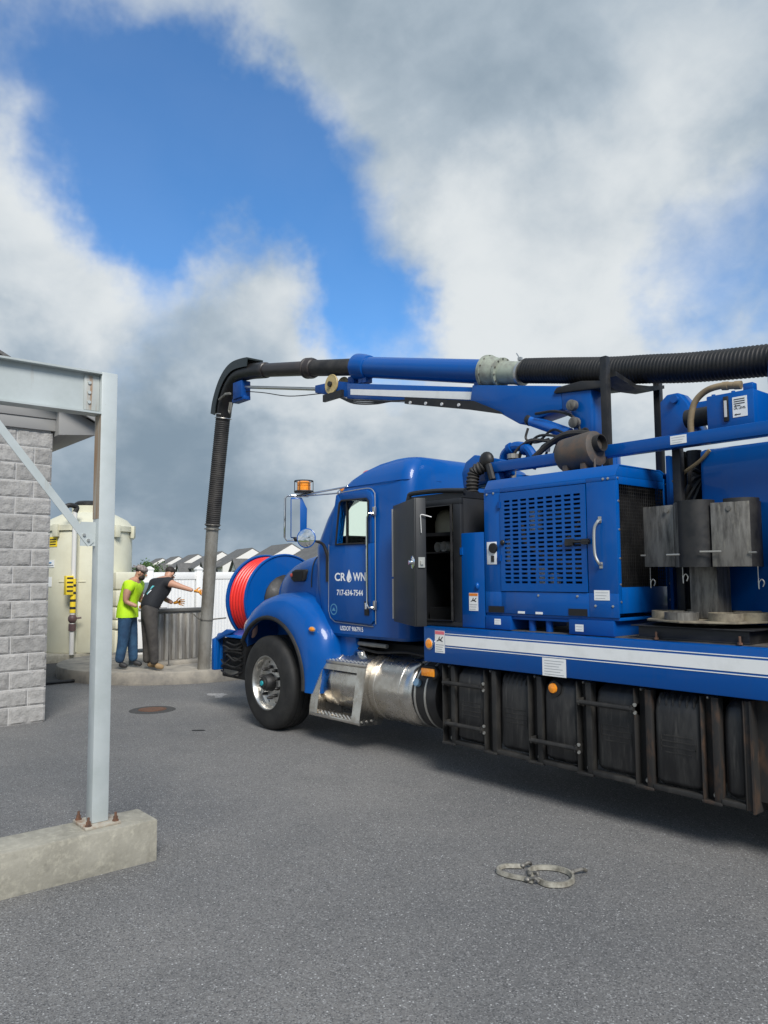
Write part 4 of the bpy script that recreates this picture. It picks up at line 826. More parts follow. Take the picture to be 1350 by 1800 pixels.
# ---- mirrors and beacon
mi = MB(); mi.box(-6.80, -6.62, 4.515, 4.56, 2.09, 2.52); mi.v = [(x, y + (x + 6.8) * -.18, z) for x, y, z in mi.v]
mi = MB(); mi.prism([(0, -.21), (.17, -.21), (.175, .10), (.12, .22), (0, .22)], 'y', -.02, .03)
mh_ = Matrix.Translation((-6.79, 4.50, 2.30)) @ Matrix.Rotation(R(58), 4, 'Z'); mi.v = [tuple(mh_ @ Vector(v)) for v in mi.v]; mir = mi.build('mirror', BLUE, T, bevel=0.012)
mg = MB(); mg.box(.01, .10, -.024, -.021, -.20, .20); mg.v = [tuple(mh_ @ Vector(v)) for v in mg.v]; mg.build('mirror_glass', MIRROR, mir)
mfz = MB(); pts = [(.19, 0, .235), (-.03, 0, .24), (-.055, 0, .215), (-.06, 0, -.20), (-.035, 0, -.235), (.10, 0, -.235)]; mfz.tube([tuple(mh_ @ Vector(p)) for p in pts], .012, 8); mfz.build('mirror_frame', CHROME, mir)
mar = MB(); e0 = mh_ @ Vector((.08, 0, .24)); mar.tube([e0, (-6.30, 4.88, 2.615)], .011, 8); mar.tube([mh_ @ Vector((.10, .02, .235)), (-6.42, 4.87, 2.56)], .009, 8); mar.ball((-6.42, 4.87, 2.56), .03); mar.ball((-6.30, 4.88, 2.615), .02); mar.build('mirror_arm', CHROME, mir)
mlow = MB(); mlow.tube([mh_ @ Vector((.08, 0, -.235)), (-6.64, 4.58, 2.07)], .016, 8); mlow.ball(tuple(mh_ @ Vector((.06, 0, -.22))), .035, .03, .03); mlow.build('mirror_joint', BLACK, mir)
BC = mh_ @ Vector((.14, 0, .27)); bc = MB()
bc.lathe([(.10, 0), (.105, .012), (.10, .022)], BC, (0, 0, 1), 24); beacon = bc.build('beacon', BLACK, T)
bl = MB(); bl.lathe([(.072, .022), (.072, .065), (.068, .07), (.072, .075), (.072, .112), (.06, .122), (0, .124)], BC, (0, 0, 1), 24); bl.build('beacon_lens', AMBER, beacon)
bcg = MB(); bcg.ring([(.098 + .006 * math.cos(k), .125 + .006 * math.sin(k)) for k in (0, 1.57, 3.14, 4.71)], BC, (0, 0, 1), 24)
for a in range(6): q = Vector((math.cos(a * math.pi / 3), math.sin(a * math.pi / 3), 0)) * .098; bcg.tube([BC + q + Vector((0, 0, .01)), BC + q + Vector((0, 0, .125))], .004, 5)
bcg.build('beacon_cage', BLACK, beacon)

# ---- fuel tank with steps
FY, FZ = 5.07, .60
f_ = MB(); f_.lathe([(0, 0), (.20, .005), (.29, .03), (.318, .07), (.32, .12), (.32, 1.33), (.318, 1.38), (.29, 1.43), (.20, 1.46), (0, 1.465)], (-6.66, FY, FZ), (1, 0, 0), 56); ftk = f_.build('fuel_tank', STEEL, T, angle=50)
for x in (-6.45, -5.78, -5.42): MB().lathe([(.322, 0), (.326, .004), (.326, .045), (.322, .049)], (x, FY, FZ), (1, 0, 0), 48).build('tank_strap', STEEL, ftk)
fc = MB(); fc.lathe([(.06, .30), (.06, .36), (.045, .37), (0, .37)], (-6.15, FY, FZ), (0, -.35, .94), 18); fc.build('filler_cap', CHROME, ftk)
stp = MB()
poly = [(5.05, .93), (4.82, .90), (4.735, .84), (4.715, .78), (4.635, .36), (4.63, .27), (4.90, .25), (4.93, .30)]
for x in (-6.63, -5.81): st_ = MB().prism(poly, 'x', x, x + .008).build('step_bracket', STEEL, T)
for name, y0, y1, z0, z1 in (('step_tread', 4.722, 4.90, .80, .835), ('step_tread', 4.632, 4.86, .27, .305)):
    t = MB(); t.box(-6.622, -5.81, y0, y1, z0, z1); to = t.build(name, STEEL, T, bevel=0.006)
    kn = MB()
    for i in range(26):
        for j in range(3): kn.lathe([(.010, 0), (.008, .008), (.0, .008)], (-6.60 + i * .031, y0 + .025 + j * .036 + (.015 if i % 2 else 0), z1 - .001), (0, 0, 1), 6)
    kn.build('tread_studs', ALLOY, to)['kind'] = 'stuff'
fp_ = MB(); fp_.add([(-6.621, 4.721, .80), (-5.811, 4.721, .80), (-5.811, 4.708, .745), (-6.621, 4.708, .745)], [(0, 1, 2, 3)]); fp_.build('step_lip', STEEL, T)
for xa, xb in ((-6.621, -6.50), (-5.93, -5.811)):
    m_ = MB(); m_.add([(xa, 4.712, .80), (xb, 4.712, .80), (xb, 4.63, .305), (xa, 4.63, .305), (xa, 4.718, .80), (xb, 4.718, .80), (xb, 4.636, .305), (xa, 4.636, .305)], [(0, 1, 2, 3), (7, 6, 5, 4), (0, 4, 5, 1), (1, 5, 6, 2), (2, 6, 7, 3), (3, 7, 4, 0)]); m_.build('step_cheek', STEEL, T)
for x in (-5.80,):
    for y in (4.66, 4.72, 4.78): MB().lathe([(.011, 0), (.011, .006)], (x, y, .30), (1, 0, 0), 8).build('bolt', ZINC, st_)
bt = MB(); bt.lathe([(0, 0), (.26, .003), (.30, .02), (.31, .05), (.31, .27), (.29, .31), (0, .315)], (-5.18, 5.02, .62), (1, 0, 0), 48); btk = bt.build('air_tank', BLACK, T, angle=50)
for x in (-5.12, -4.99): MB().lathe([(.313, 0), (.318, .003), (.318, .018), (.313, .021)], (x, 5.02, .62), (1, 0, 0), 48).build('tank_strap', ZINC, btk)
cpz = MB(); cpz.lathe([(.035, 0), (.035, .035), (.025, .04), (0, .04)], (-5.08, 4.73, .735), (0, -.93, .36), 14); cpz.build('filler_cap', mat('blue_cap', (0.18, 0.30, 0.42), 0.5), btk)
ol = MB(); ol.prism([(-4.97, .835), (-4.94, .80), (-4.80, .80), (-4.77, .835), (-4.77, .875), (-4.80, .91), (-4.94, .91), (-4.97, .875)], 'y', 4.655, 4.70); olo = ol.build('marker_housing', RUBBER, T, bevel=0.008)
ol2 = MB(); ol2.box(-4.955, -4.795, 4.64, 4.66, .82, .89); ol2.build('marker_lens', AMBER, olo, bevel=0.012)

# ---- deck
dk = MB(); dk.box(-4.87, 1.6, 4.60, 7.10, .955, 1.255); deck = dk.build('deck', BLUE, T, bevel=0.008)
df = MB(); df.box(-4.85, 1.6, 4.68, 7.05, 1.2555, 1.262); df.build('deck_floor', mat('deck_grit', (0.06, 0.055, 0.05), 0.85, var=(0.12, 0.11, 0.10), vscale=10), deck)
stz = MB(); stz.box(-4.61, 1.6, 4.5975, 4.5995, 1.108, 1.188); stz.box(-4.61, 1.6, 4.5975, 4.5995, 1.200, 1.206); stz.box(-4.61, 1.6, 4.5975, 4.5995, 1.090, 1.096); stz.build('white_stripe', WHITE, deck)
rl = MB(); rl.lathe([(.05, 0), (.05, .012), (.042, .016)], (-4.79, 4.60, 1.11), (0, -1, 0), 24); rlo = rl.build('round_lamp', CHROME, deck)
rl2 = MB(); rl2.lathe([(.040, .010), (.036, .022), (.0, .026)], (-4.79, 4.60, 1.11), (0, -1, 0), 24); rl2.build('lamp_lens', AMBER, rlo)
def decal(x0, x1, z0, z1, y, head=None, name='decal', parent=deck, lines=4, pict=False):
    b = MB(); b.box(x0, x1, y - .0012, y, z0, z1); o = b.build(name, WHITE, parent); w, h = x1 - x0, z1 - z0; mx_ = MB(); top = z1 - h * .06
    if head:
        b2 = MB(); b2.box(x0 + w * .03, x1 - w * .03, y - .0024, y - .0013, z1 - h * .17, z1 - h * .02); b2.build('decal_head', head, parent); top = z1 - h * .2
    if pict:
        pm = MB(); pz = z0 + h * .60
        for q in ([(.2, -.10), (.45, -.04), (.8, -.10), (.8, -.06), (.5, .02), (.2, -.05)], [(.35, .0), (.45, .13), (.52, .13), (.47, .0)], [(.52, -.02), (.78, .14), (.84, .12), (.62, -.03)]):
            pm.prism([(x0 + w * a, pz + h * c) for a, c in q], 'y', y - .0024, y - .0013)
        pm.build('pictogram', INK, parent); top = z0 + h * .42
    for i in range(lines):
        z = top - (top - z0) * (i + .6) / (lines + .3); mx_.box(x0 + w * .09, x1 - w * (.09 + .25 * ((i * 37) % 5) / 5), y - .0024, y - .0013, z - h * .012, z + h * .012)
    mx_.build('decal_print', GREYINK, parent)
    return o
decal(-4.73, -4.615, 1.04, 1.225, 4.5995, PINKINK, pict=True)
decal(-3.60, -3.39, .955, 1.085, 4.5972, lines=6)

# ---- black poly tanks and their frames under the deck
xs_ = [(-4.68, -4.54), (-4.215, -4.09), (-3.77, -3.645), (-3.335, -3.215), (-2.88, -2.755), (-2.42, -2.305), (-2.155, -2.115)]
for i, (a, b) in enumerate(xs_):
    m_ = MB(); m_.box(a, a + .008, 4.628, 4.70, .30, .935); m_.box(a, b, 4.692, 4.70, .30, .935); m_.box(b - .045, b, 4.635, 4.6915, .30, .935)
    if i < 6: m_.box(a - .005, b + .005, 4.622, 4.70, .292, .31)
    fro = m_.build('tank_bracket', RUSTY if i >= 4 else FRAME, T, bevel=0.003)
    if i < 6:
        for zz in (.335,): MB().lathe([(.018, 0), (.018, .008), (.012, .014), (0, .014)], (a + .055, 4.692, zz), (0, -1, 0), 10).build('bolt', ZINC, fro)
        for dx in (.03, .085): MB().lathe([(.012, 0), (.012, .012), (.006, .02), (0, .02)], (a + dx, 4.692, .925), (0, -1, 0), 8).build('bolt', ZINC, fro)
for i in range(6):
    a, b = xs_[i][1], xs_[i + 1][0]
    tb = MB(); n = 10; secs = []
    for z, ins in ((.335, .05), (.35, .02), (.38, 0), (.80, 0), (.875, .012), (.915, .045), (.93, .09)):
        x0, x1, y0 = a + .006 + ins * .5, b - .004 - ins * .5, 4.645 + ins + (.02 if i % 2 else 0); rr_ = .045; k = []
        for cx, cy, s0 in ((x0 + rr_, y0 + rr_, 180), (x1 - rr_, y0 + rr_, 270)):
            for q in range(5): an = R(s0 + 22.5 * q); k.append((cx + rr_ * math.cos(an), cy + rr_ * math.sin(an), z))
        k += [(x1, 5.3, z), (x0, 5.3, z)]; secs.append(k)
    tb.loft(secs); tank = tb.build('poly_tank', POLY, T, angle=50)
    y0 = 4.645 + (.02 if i % 2 else 0)
    if i in (0, 1, 3, 4):
        em_ = MB(); w_ = b - a; cx = (a + b) / 2 + .01
        for zz, ww in ((.655, .20), (.62, .24), (.585, .24), (.55, .18)): em_.box(cx - ww / 2, cx + ww / 2, y0 - .003, y0 + .002, zz, zz + .008)
        em_.box(cx - .12, cx - .114, y0 - .003, y0 + .002, .56, .66); em_.box(cx + .11, cx + .116, y0 - .003, y0 + .002, .54, .62)
        em_.build('moulded_relief', FRAME, tank)
    if i in (1, 4):
        for q in range(6): MB().ball((a + .05 + (b - a - .1) * q / 5, y0 + .05, .865), .018, .05, .06, 8, 6).build('moulded_rib', POLY, tank)
    br_ = MB(); br_.box(a + .001, b - .001, 4.63, 4.69, .302, .335); br_.build('bottom_rail', FRAME, T, bevel=0.004)
def rail(xa, xb, z):
    r_ = MB(); r_.tube([(xa, 4.60, z), (xb, 4.60, z)], .017, 10)
    for x in (xa + .01, xb - .02): r_.prism([(4.70, z - .05), (4.585, z - .02), (4.585, z + .025), (4.70, z + .03)], 'x', x, x + .008)
    ro = r_.build('grab_rail', FRAME, T)
    for x in (xb + .005,):
        for dz in (-.02, .03): MB().lathe([(.013, 0), (.013, .01)], (x, 4.61, z + dz), (0, -1, 0), 8).build('bolt', ZINC, ro)
rail(-4.64, -4.20, .80); rail(-4.62, -4.20, .47); rail(-3.73, -3.31, .47); rail(-3.30, -2.86, .80)
al = MB(); al.lathe([(.038, 0), (.034, .015), (.0, .022)], (-3.535, 4.635, .865), (0, -1, 0), 18); alo = al.build('round_lamp', AMBER, T)
al2 = MB(); al2.lathe([(.055, -.03), (.055, .002), (.04, .004)], (-3.525, 4.635, .862), (0, -1, 0), 18); al2.build('lamp_grommet', RUBBER, alo)
rp = MB(); rp.box(-2.112, -2.10, 4.62, 5.3, .29, .94); rp.box(-2.10, 0.0, 4.70, 4.71, .35, .94); rp.build('rusty_splash_plate', RUSTY, T)

# ---- black tool box with its door ajar, and a blue locker
tb_ = MB(); tb_.box(-5.18, -4.47, 4.66, 4.70, 1.262, 1.30); tb_.box(-5.18, -4.47, 4.66, 4.70, 2.29, 2.34)
tb_.box(-5.18, -5.12, 4.66, 4.70, 1.3001, 2.2899); tb_.box(-4.56, -4.47, 4.66, 4.70, 1.3001, 2.2899)
tb_.box(-5.18, -5.16, 4.7001, 5.55, 1.262, 2.34); tb_.box(-4.49, -4.47, 4.7001, 5.55, 1.262, 2.34); tb_.box(-5.1599, -4.4901, 5.53, 5.55, 1.262, 2.34)
tb_.box(-5.1599, -4.4901, 4.7001, 5.5299, 1.262, 1.285); tb_.box(-5.1599, -4.4901, 4.7001, 5.5299, 2.32, 2.34)
tbx = tb_.build('tool_box', CHAR, T, bevel=0.004)
sl = MB(); sl.tube([(-5.11, 4.655, 1.31), (-4.575, 4.655, 1.31), (-4.575, 4.655, 2.285), (-5.11, 4.655, 2.285)], .012, 6, closed=True); sl.build('door_seal', BLACK, tbx)
sh = MB(); sh.box(-5.159, -4.491, 4.74, 5.52, 2.035, 2.05); sh.box(-5.159, -4.491, 4.74, 4.755, 2.05, 2.065); sh.build('shelf', CHAR, tbx)
hdz = MB(); hdz.tube(spline([(-5.17, 4.70, 2.33), (-5.15, 4.70, 2.40), (-5.10, 4.70, 2.43), (-4.75, 4.70, 2.425), (-4.45, 4.70, 2.40)], 4), .022, 8); hdz.box(-5.15, -4.47, 4.70, 5.5, 2.345, 2.40); hdz.build('box_hood', CHAR, tbx, bevel=0)
w_, an = .76, R(28); hx, hy = -5.305, 4.64; ud = Vector((math.cos(an), -math.sin(an), 0)); vd = Vector((math.sin(an), math.cos(an), 0))
def DP(a, b, z): q = Vector((hx, hy, 0)) + ud * a + vd * b; return (q.x, q.y, z)
def dbox(mb, a0, a1, b0, b1, z0, z1):
    mb.add([DP(a, b, z) for z in (z0, z1) for a, b in ((a0, b0), (a1, b0), (a1, b1), (a0, b1))], [(0, 3, 2, 1), (4, 5, 6, 7), (0, 1, 5, 4), (1, 2, 6, 5), (2, 3, 7, 6), (3, 0, 4, 7)])
bdn = MB(); dbox(bdn, 0, w_, 0, .012, 1.275, 2.33); dbox(bdn, 0, .02, .0121, .10, 1.275, 2.33); dbox(bdn, w_ - .012, w_, .0121, .10, 1.275, 2.33); dbox(bdn, .0201, w_ - .0121, .0121, .10, 1.275, 1.30); dbox(bdn, .0201, w_ - .0121, .0121, .10, 2.305, 2.33)
tdoor = bdn.build('box_door', CHAR, T, bevel=0.004)
hn = MB(); dbox(hn, -.006, .006, -.012, -.001, 1.30, 1.66); dbox(hn, -.006, .006, -.012, -.001, 1.68, 2.30); hn.build('piano_hinge', ZINC, tdoor)
la = MB(); q = Vector(DP(w_ - .05, -.001, 1.80)); la.lathe([(.055, 0), (.055, .006), (.02, .012), (.02, .035), (.0, .035)], q, -vd, 18); la.build('latch', CHROME, tdoor)
la2 = MB(); dbox(la2, w_ + .001, w_ + .012, .03, .085, 1.755, 1.84); dbox(la2, w_ + .001, w_ + .03, .045, .07, 1.78, 1.81); la2.build('latch', ZINC, tdoor)
tgp = MB(); tgp.tube(spline([DP(w_ + .01, .05, 2.17), DP(w_ + .02, .06, 2.19), DP(w_ + .03, .14, 2.17)], 4), .005, 5); tgp.bar(DP(w_ + .012, .05, 2.17), DP(w_ + .012, .055, 2.04), .02, .004); tgp.build('gas_strut', PVCG, tdoor)
bl_ = MB(); bl_.box(-4.468, -4.215, 4.662, 5.4, 1.262, 2.04); blo = bl_.build('blue_locker', BLUE, T, bevel=0.006)
MB().box(-4.475, -4.45, 4.652, 4.662, 1.86, 1.92).build('locker_hinge', BLUE, blo); MB().ball((-4.29, 4.66, 1.60), .02, .02, .03).build('locker_latch', BLUE, blo)
decal(-4.385, -4.285, 1.40, 1.545, 4.6605, ORANGEINK, parent=blo, pict=True, lines=3)
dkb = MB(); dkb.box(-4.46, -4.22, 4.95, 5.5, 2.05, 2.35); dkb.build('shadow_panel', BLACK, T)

# ---- engine enclosure with slotted door
EX0, EX1, EY = -4.205, -2.985, 4.66
en = empty('engine_enclosure', ((EX0 + EX1) / 2, EY + .37, 1.39), T)
prof = [(EY, 1.39), (EY, 2.375), (EY + .055, 2.46), (5.27, 2.46), (5.385, 2.415), (5.385, 1.39)]
sh_ = MB()
gx = [-4.205, -4.035, -3.225, -2.985]; gz = [1.39, 1.56, 2.345, 2.375]
for i in range(3):
    for j in range(3):
        if (i, j) == (1, 1): continue
        sh_.box(gx[i] + (.0001 if i else 0), gx[i + 1], EY, EY + .012, gz[j] + (.0001 if j else 0), gz[j + 1])
pout = [(EY, 2.3751), (EY + .055, 2.46), (5.27, 2.46), (5.385, 2.415), (5.385, 1.39), (5.373, 1.39), (5.373, 2.405), (5.262, 2.448), (EY + .062, 2.448), (EY + .012, 2.3751)]
sh_.prism(pout, 'x', EX0, EX1); sh_.prism([(EY + .0121, 1.39), (EY + .0121, 2.375), (EY + .06, 2.447), (5.262, 2.447), (5.372, 2.404), (5.372, 1.39)], 'x', EX0, EX0 + .012)
# rear end frame with grille opening
ex = EX1 - .012
sh_.box(ex, EX1, EY + .0121, EY + .045, 1.42, 2.3749); sh_.box(ex, EX1, 5.30, 5.372, 1.42, 2.40); sh_.box(ex, EX1, EY + .0451, 5.2999, 2.32, 2.3749); sh_.box(ex, EX1, EY + .0451, 5.2999, 1.42, 1.60)
sh_.prism([(EY + .0125, 2.3751), (EY + .06, 2.447), (5.262, 2.447), (5.2999, 2.43), (5.2999, 2.3751)], 'x', ex, EX1)
sh_.box(EX0, EX1, EY + .0121, 5.385, 1.37, 1.3899)
sh_.build('housing', BLUE, en, bevel=0.003)
# slotted door
sd2 = MB(); X0, X1, Z0, Z1 = -4.03, -3.23, 1.565, 2.34; cols, rows = 9, 20; sx0, sx1, sz0, sz1 = -4.0, -3.262, 1.617, 2.285
px_ = (sx1 - sx0) / cols; pz_ = (sz1 - sz0) / rows; xg = [X0]; zg = [Z0]
for i in range(cols): xg += [sx0 + px_ * i + px_ * .14, sx0 + px_ * i + px_ * .86]
xg.append(X1)
for j in range(rows): zg += [sz0 + pz_ * j + pz_ * .25, sz0 + pz_ * j + pz_ * .75]
zg.append(Z1)
vid = {}; vs = []; fs = []
def V(i, j, k):
    if (i, j, k) not in vid: vid[(i, j, k)] = len(vs); vs.append((xg[i], EY - .006 + .008 * k, zg[j]))
    return vid[(i, j, k)]
solid = lambda i, j: 0 <= i < len(xg) - 1 and 0 <= j < len(zg) - 1 and not (i % 2 == 1 and j % 2 == 1)
for i in range(len(xg) - 1):
    for j in range(len(zg) - 1):
        if not solid(i, j): continue
        fs.append((V(i, j, 0), V(i + 1, j, 0), V(i + 1, j + 1, 0), V(i, j + 1, 0))); fs.append((V(i, j, 1), V(i, j + 1, 1), V(i + 1, j + 1, 1), V(i + 1, j, 1)))
        for di, dj, e0, e1 in ((-1, 0, (i, j), (i, j + 1)), (1, 0, (i + 1, j), (i + 1, j + 1)), (0, -1, (i, j), (i + 1, j)), (0, 1, (i, j + 1), (i + 1, j + 1))):
            if not solid(i + di, j + dj): fs.append((V(*e0, 0), V(*e1, 0), V(*e1, 1), V(*e0, 1)))
sd2.add(vs, fs); sdo = sd2.build('slotted_door', BLUE, en)
for z in (1.80, 2.22): MB().box(-4.05, -4.025, EY - .016, EY - .0061, z, z + .05).build('hinge', BLUED, sdo)
lt_ = MB(); lt_.box(-3.40, -3.33, EY - .03, EY - .0062, 1.90, 1.95); lt_.cyl((-3.33, EY - .02, 1.925), (-3.19, EY - .02, 1.925), .010, n=8); lt_.box(-3.26, -3.20, EY - .028, EY - .0062, 1.905, 1.945); lt_.build('latch', BLACK, sdo)
MB().ball((-4.005, EY - .012, 1.945), .022, .014, .022).build('latch', BLACK, sdo)
# engine seen through the slots
ei = MB(); ei.box(-3.95, -3.35, 5.0, 5.3, 1.45, 2.0); ei.cyl((-3.9, 4.92, 2.15), (-3.4, 4.92, 2.15), .09); ei.cyl((-3.55, 4.9, 1.75), (-3.35, 4.9, 1.75), .13); ei.build('engine', ENGINE, en, bevel=0.02)
for p_, q_, r_ in (((-3.79, 4.80, 2.02), (-3.79, 4.80, 2.20), .05), ((-3.72, 4.78, 1.62), (-3.72, 4.78, 1.76), .055), ((-3.60, 4.78, 1.60), (-3.60, 4.78, 1.70), .04), ((-4.0, 4.72, 1.78), (-4.0, 4.72, 1.97), .022)): MB().cyl(p_, q_, r_).build('filter', ENGLITE, en)
eg2 = MB(); eg2.tube(spline([(-3.92, 4.78, 2.10), (-3.86, 4.76, 1.95), (-3.7, 4.75, 1.85), (-3.5, 4.76, 1.78), (-3.35, 4.80, 1.70)], 5), .02, 8); eg2.tube(spline([(-3.9, 4.80, 1.68), (-3.7, 4.78, 1.80), (-3.5, 4.80, 1.95), (-3.38, 4.82, 2.1)], 5), .015, 8); eg2.build('engine_hoses', TAN, en)
# rear wire grille
wg = MB()
for i in range(23): y = EY + .05 + i * .0266; wg.box(ex + .002, ex + .005, y, y + .0035, 1.60, 2.32)
for j in range(29): z = 1.605 + j * .0248; wg.box(ex - .001, ex + .002, EY + .045, 5.30, z, z + .0035)
wgo = wg.build('wire_grille', BLACK, en)
rdt = MB(); rdt.box(ex - .12, ex - .06, EY + .05, 5.30, 1.58, 2.34); rdt.build('radiator', DARK, en)
for y in (EY + .03, 5.335):
    for z in (1.50, 1.62, 1.80, 2.0, 2.20, 2.36): MB().lathe([(.008, 0), (.008, .005), (0, .007)], (EX1, y, z), (1, 0, 0), 8).build('bolt', ZINC, en)
for x, z in ((-3.08, 2.36), (-3.04, 2.40), (-4.17, 2.34), (-4.10, 2.345), (-3.67, 1.535), (-3.32, 1.535), (-3.17, 1.47), (-3.03, 1.47)): MB().lathe([(.009, 0), (.009, .005), (0, .007)], (x, EY, min(z, 2.36)), (0, -1, 0), 8).build('bolt', ZINC, en)
cpl = MB(); cpl.box(-4.178, -4.075, EY - .004, EY, 1.775, 1.955); cpo2 = cpl.build('control_plate', mat('white_plate', (0.72, 0.73, 0.74), 0.35), en, bevel=0.0015)
MB().lathe([(.042, 0), (.040, .015), (0, .017)], (-4.105, EY - .0045, 1.905), (0, -1, 0), 18).build('gauge', BLACK, cpo2); MB().box(-4.13, -4.10, EY - .010, EY - .0045, 1.795, 1.845).build('switch', INK, cpo2)
ghd = MB(); ghd.tube(spline([(-3.115, EY, 2.07), (-3.115, EY - .03, 2.06), (-3.135, EY - .045, 2.0), (-3.135, EY - .045, 1.84), (-3.115, EY - .03, 1.77), (-3.115, EY, 1.76)], 5), .011, 8); gho = ghd.build('grab_handle', ZINC, en)
for z in (2.075, 1.755): MB().box(-3.128, -3.102, EY - .006, EY, z - .022, z + .022).build('handle_foot', ZINC, gho)
decal(-3.18, -3.055, 1.51, 1.58, EY - .0005, parent=en, lines=3); decal(-4.11, -4.045, 1.30, 1.345, EY - .0035, parent=en, lines=2); decal(-3.345, -3.275, 1.285, 1.335, EY - .0035, parent=en, lines=2)
for x in (-3.87, -3.70): MB().box(x, x + .065, EY - .004, EY - .001, 1.395, 1.412).build('small_tag', WHITE, en)
# skid base with fork pockets
skb = MB(); skb.box(-4.205, -3.95, EY - .003, 5.38, 1.2625, 1.369); skb.box(-3.40, -3.03, EY - .003, 5.38, 1.2625, 1.369); skb.box(-3.9499, -3.4001, EY + .02, 5.3, 1.345, 1.369); skb.build('skid', BLUED, en, bevel=0.003)
for x in (-4.17, -3.40): MB().box(x, x + .16, EY - .0042, EY + .1, 1.395, 1.445).build('fork_pocket', DARK, en)
for x in (-3.78, -3.62): MB().cyl((x, 4.72, 1.262), (x, 4.72, 1.35), .028).build('skid_mount', BLUED, en)
# muffler on the roof of the enclosure
mu = MB(); mu.lathe([(.06, 0), (.11, .01), (.135, .04), (.138, .08), (.138, .30), (.132, .33), (.10, .345), (.0, .345)], (-3.62, 4.93, 2.60), (1, -.05, 0.10), 32); muf = mu.build('muffler', MUFF, T, angle=50)
mo = MB(); mo.ring([(.066, .30), (.066, .39), (.058, .39), (.056, .30)], (-3.62, 4.915, 2.62), (1, -.05, 0.12), 20); mo.build('outlet_pipe', RUSTY, muf)
mod = MB(); mod.lathe([(.0565, .0), (.0565, .05)], (-3.335, 4.90, 2.654), (1, -.05, 0.12), 18); mod.build('pipe_bore', mat('bore_shade_black', (0.002, 0.002, 0.002), 0.9, spec=0.0), muf)  # flat black plug: the darkness inside the bore is painted on
mfb = MB()
for x in (-3.54, -3.38): mfb.box(x, x + .04, 4.82, 5.04, 2.461, 2.52)
mfb.tube([(-3.28, 4.86, 2.55), (-3.28, 4.86, 2.46)], .01, 6); mfb.build('muffler_saddle', MUFF, muf)
# ---- top beam, brackets, debris tank
tbm = MB(); tbm.box(-4.45, 1.6, 4.98, 5.08, 2.57, 2.66); beamo = tbm.build('top_beam', BLUE, T, bevel=0.006)
decal(-2.74, -2.62, 2.59, 2.65, 4.9795, parent=beamo, lines=3)
MB().box(-4.42, -4.33, 4.99, 5.07, 2.35, 2.5695).build('beam_leg', BLUED, T, bevel=0.004); MB().box(-2.80, -2.74, 5.10, 5.16, 1.262, 2.62).build('beam_leg', BLACK, T, bevel=0.004)
lb = MB(); lb.prism([(-4.84, 2.48), (-4.86, 2.62), (-4.81, 2.72), (-4.70, 2.775), (-4.40, 2.70), (-4.28, 2.67), (-4.28, 2.55), (-4.5, 2.50)], 'y', 5.09, 5.16); lb.box(-4.9, -4.35, 5.161, 6.5, 2.50, 2.58); lb.build('hose_guard', BLUE, T, bevel=0.012)
hg = MB(); hg.tube(spline([(-4.58, 5.35, 2.70), (-4.54, 5.34, 2.79), (-4.42, 5.33, 2.835), (-4.28, 5.32, 2.80), (-4.20, 5.32, 2.70)], 5), .045, 10); hg.build('blue_elbow', BLUE, T)
for x, z in ((-4.47, 2.82), (-4.30, 2.80)): MB().lathe([(.058, -.02), (.058, .02)], (x, 5.33, z), (1, 0, -.2 if x > -4.4 else .4), 14).build('elbow_flange', BLUED, T)
hp = MB(); hp.tube([(-4.36, 5.22, 2.72), (-4.36, 5.21, 2.50)], .032, 10); hp.lathe([(.05, 0), (.05, .04)], (-4.36, 5.22, 2.71), (0, 0, 1), 10); hp.build('valve_stem', GALV, T)
def corrugated(path, r, pitch, name, m, parent, n=20, depth=.012):
    path = [Vector(p) for p in path]; L_ = [0]
    for a, b in zip(path[:-1], path[1:]): L_.append(L_[-1] + (b - a).length)
    tot = L_[-1]; k = int(tot / pitch) * 4; pts = []; rs = []; j = 0
    for i in range(k + 1):
        s_ = tot * i / k
        while j < len(L_) - 2 and L_[j + 1] < s_: j += 1
        t = (s_ - L_[j]) / (L_[j + 1] - L_[j]); pts.append(path[j].lerp(path[j + 1], t)); rs.append(r - depth * (0, .5, 1, .5)[i % 4])
    mb = MB(); mb.tube(pts, rs, n); return mb.build(name, m, parent, angle=80)
corrugated(spline([(-4.46, 5.05, 2.70), (-4.52, 5.01, 2.64), (-4.60, 4.99, 2.60), (-4.615, 4.97, 2.50), (-4.605, 4.96, 2.35), (-4.58, 4.96, 2.20)], 8), .06, .03, 'wrapped_hose', HOSEG, T, depth=.014)
MB().ball((-4.47, 5.0, 2.69), .075, .05, .075).build('hose_knuckle', HOSE, T); MB().lathe([(.05, 0), (.05, .07)], (-4.575, 4.96, 2.14), (0, 0, 1), 12).build('hose_cuff', HOSE, T); MB().tube([(-4.42, 4.97, 2.64), (-4.36, 4.95, 2.50)], .03, 8).build('hose_stub', HOSE, T)
dt = MB(); dt.box(-2.65, 1.6, 5.20, 7.0, 1.32, 2.565); dt.build('debris_tank', BLUE, T, bevel=0.03)
dt2 = MB(); dt2.lathe([(.0, 0), (.40, 0), (.46, .03), (.47, .08), (.47, 3.6), (0, 3.6)], (-2.30, 5.95, 3.06), (1, 0, 0), 40); dt2.build('vacuum_drum', BLUE, T, angle=40)
dd = MB(); dd.box(-2.93, -2.86, 5.36, 5.44, 1.262, 2.60); dd.tube([(-2.80, 5.42, 1.4), (-2.80, 5.42, 2.6)], .055, 12); dd.tube(spline([(-2.9, 5.3, 2.1), (-2.8, 5.3, 2.16), (-2.68, 5.3, 2.12)], 4), .04, 8); dd.box(-3.0, -2.66, 5.45, 5.6, 2.0, 2.56); dd.build('pump_pipes', BLACK, T)
dd2 = MB(); dd2.box(-2.96, -2.935, 5.30, 5.36, 1.262, 2.57); dd2.build('pump_frame', BLUED, T)
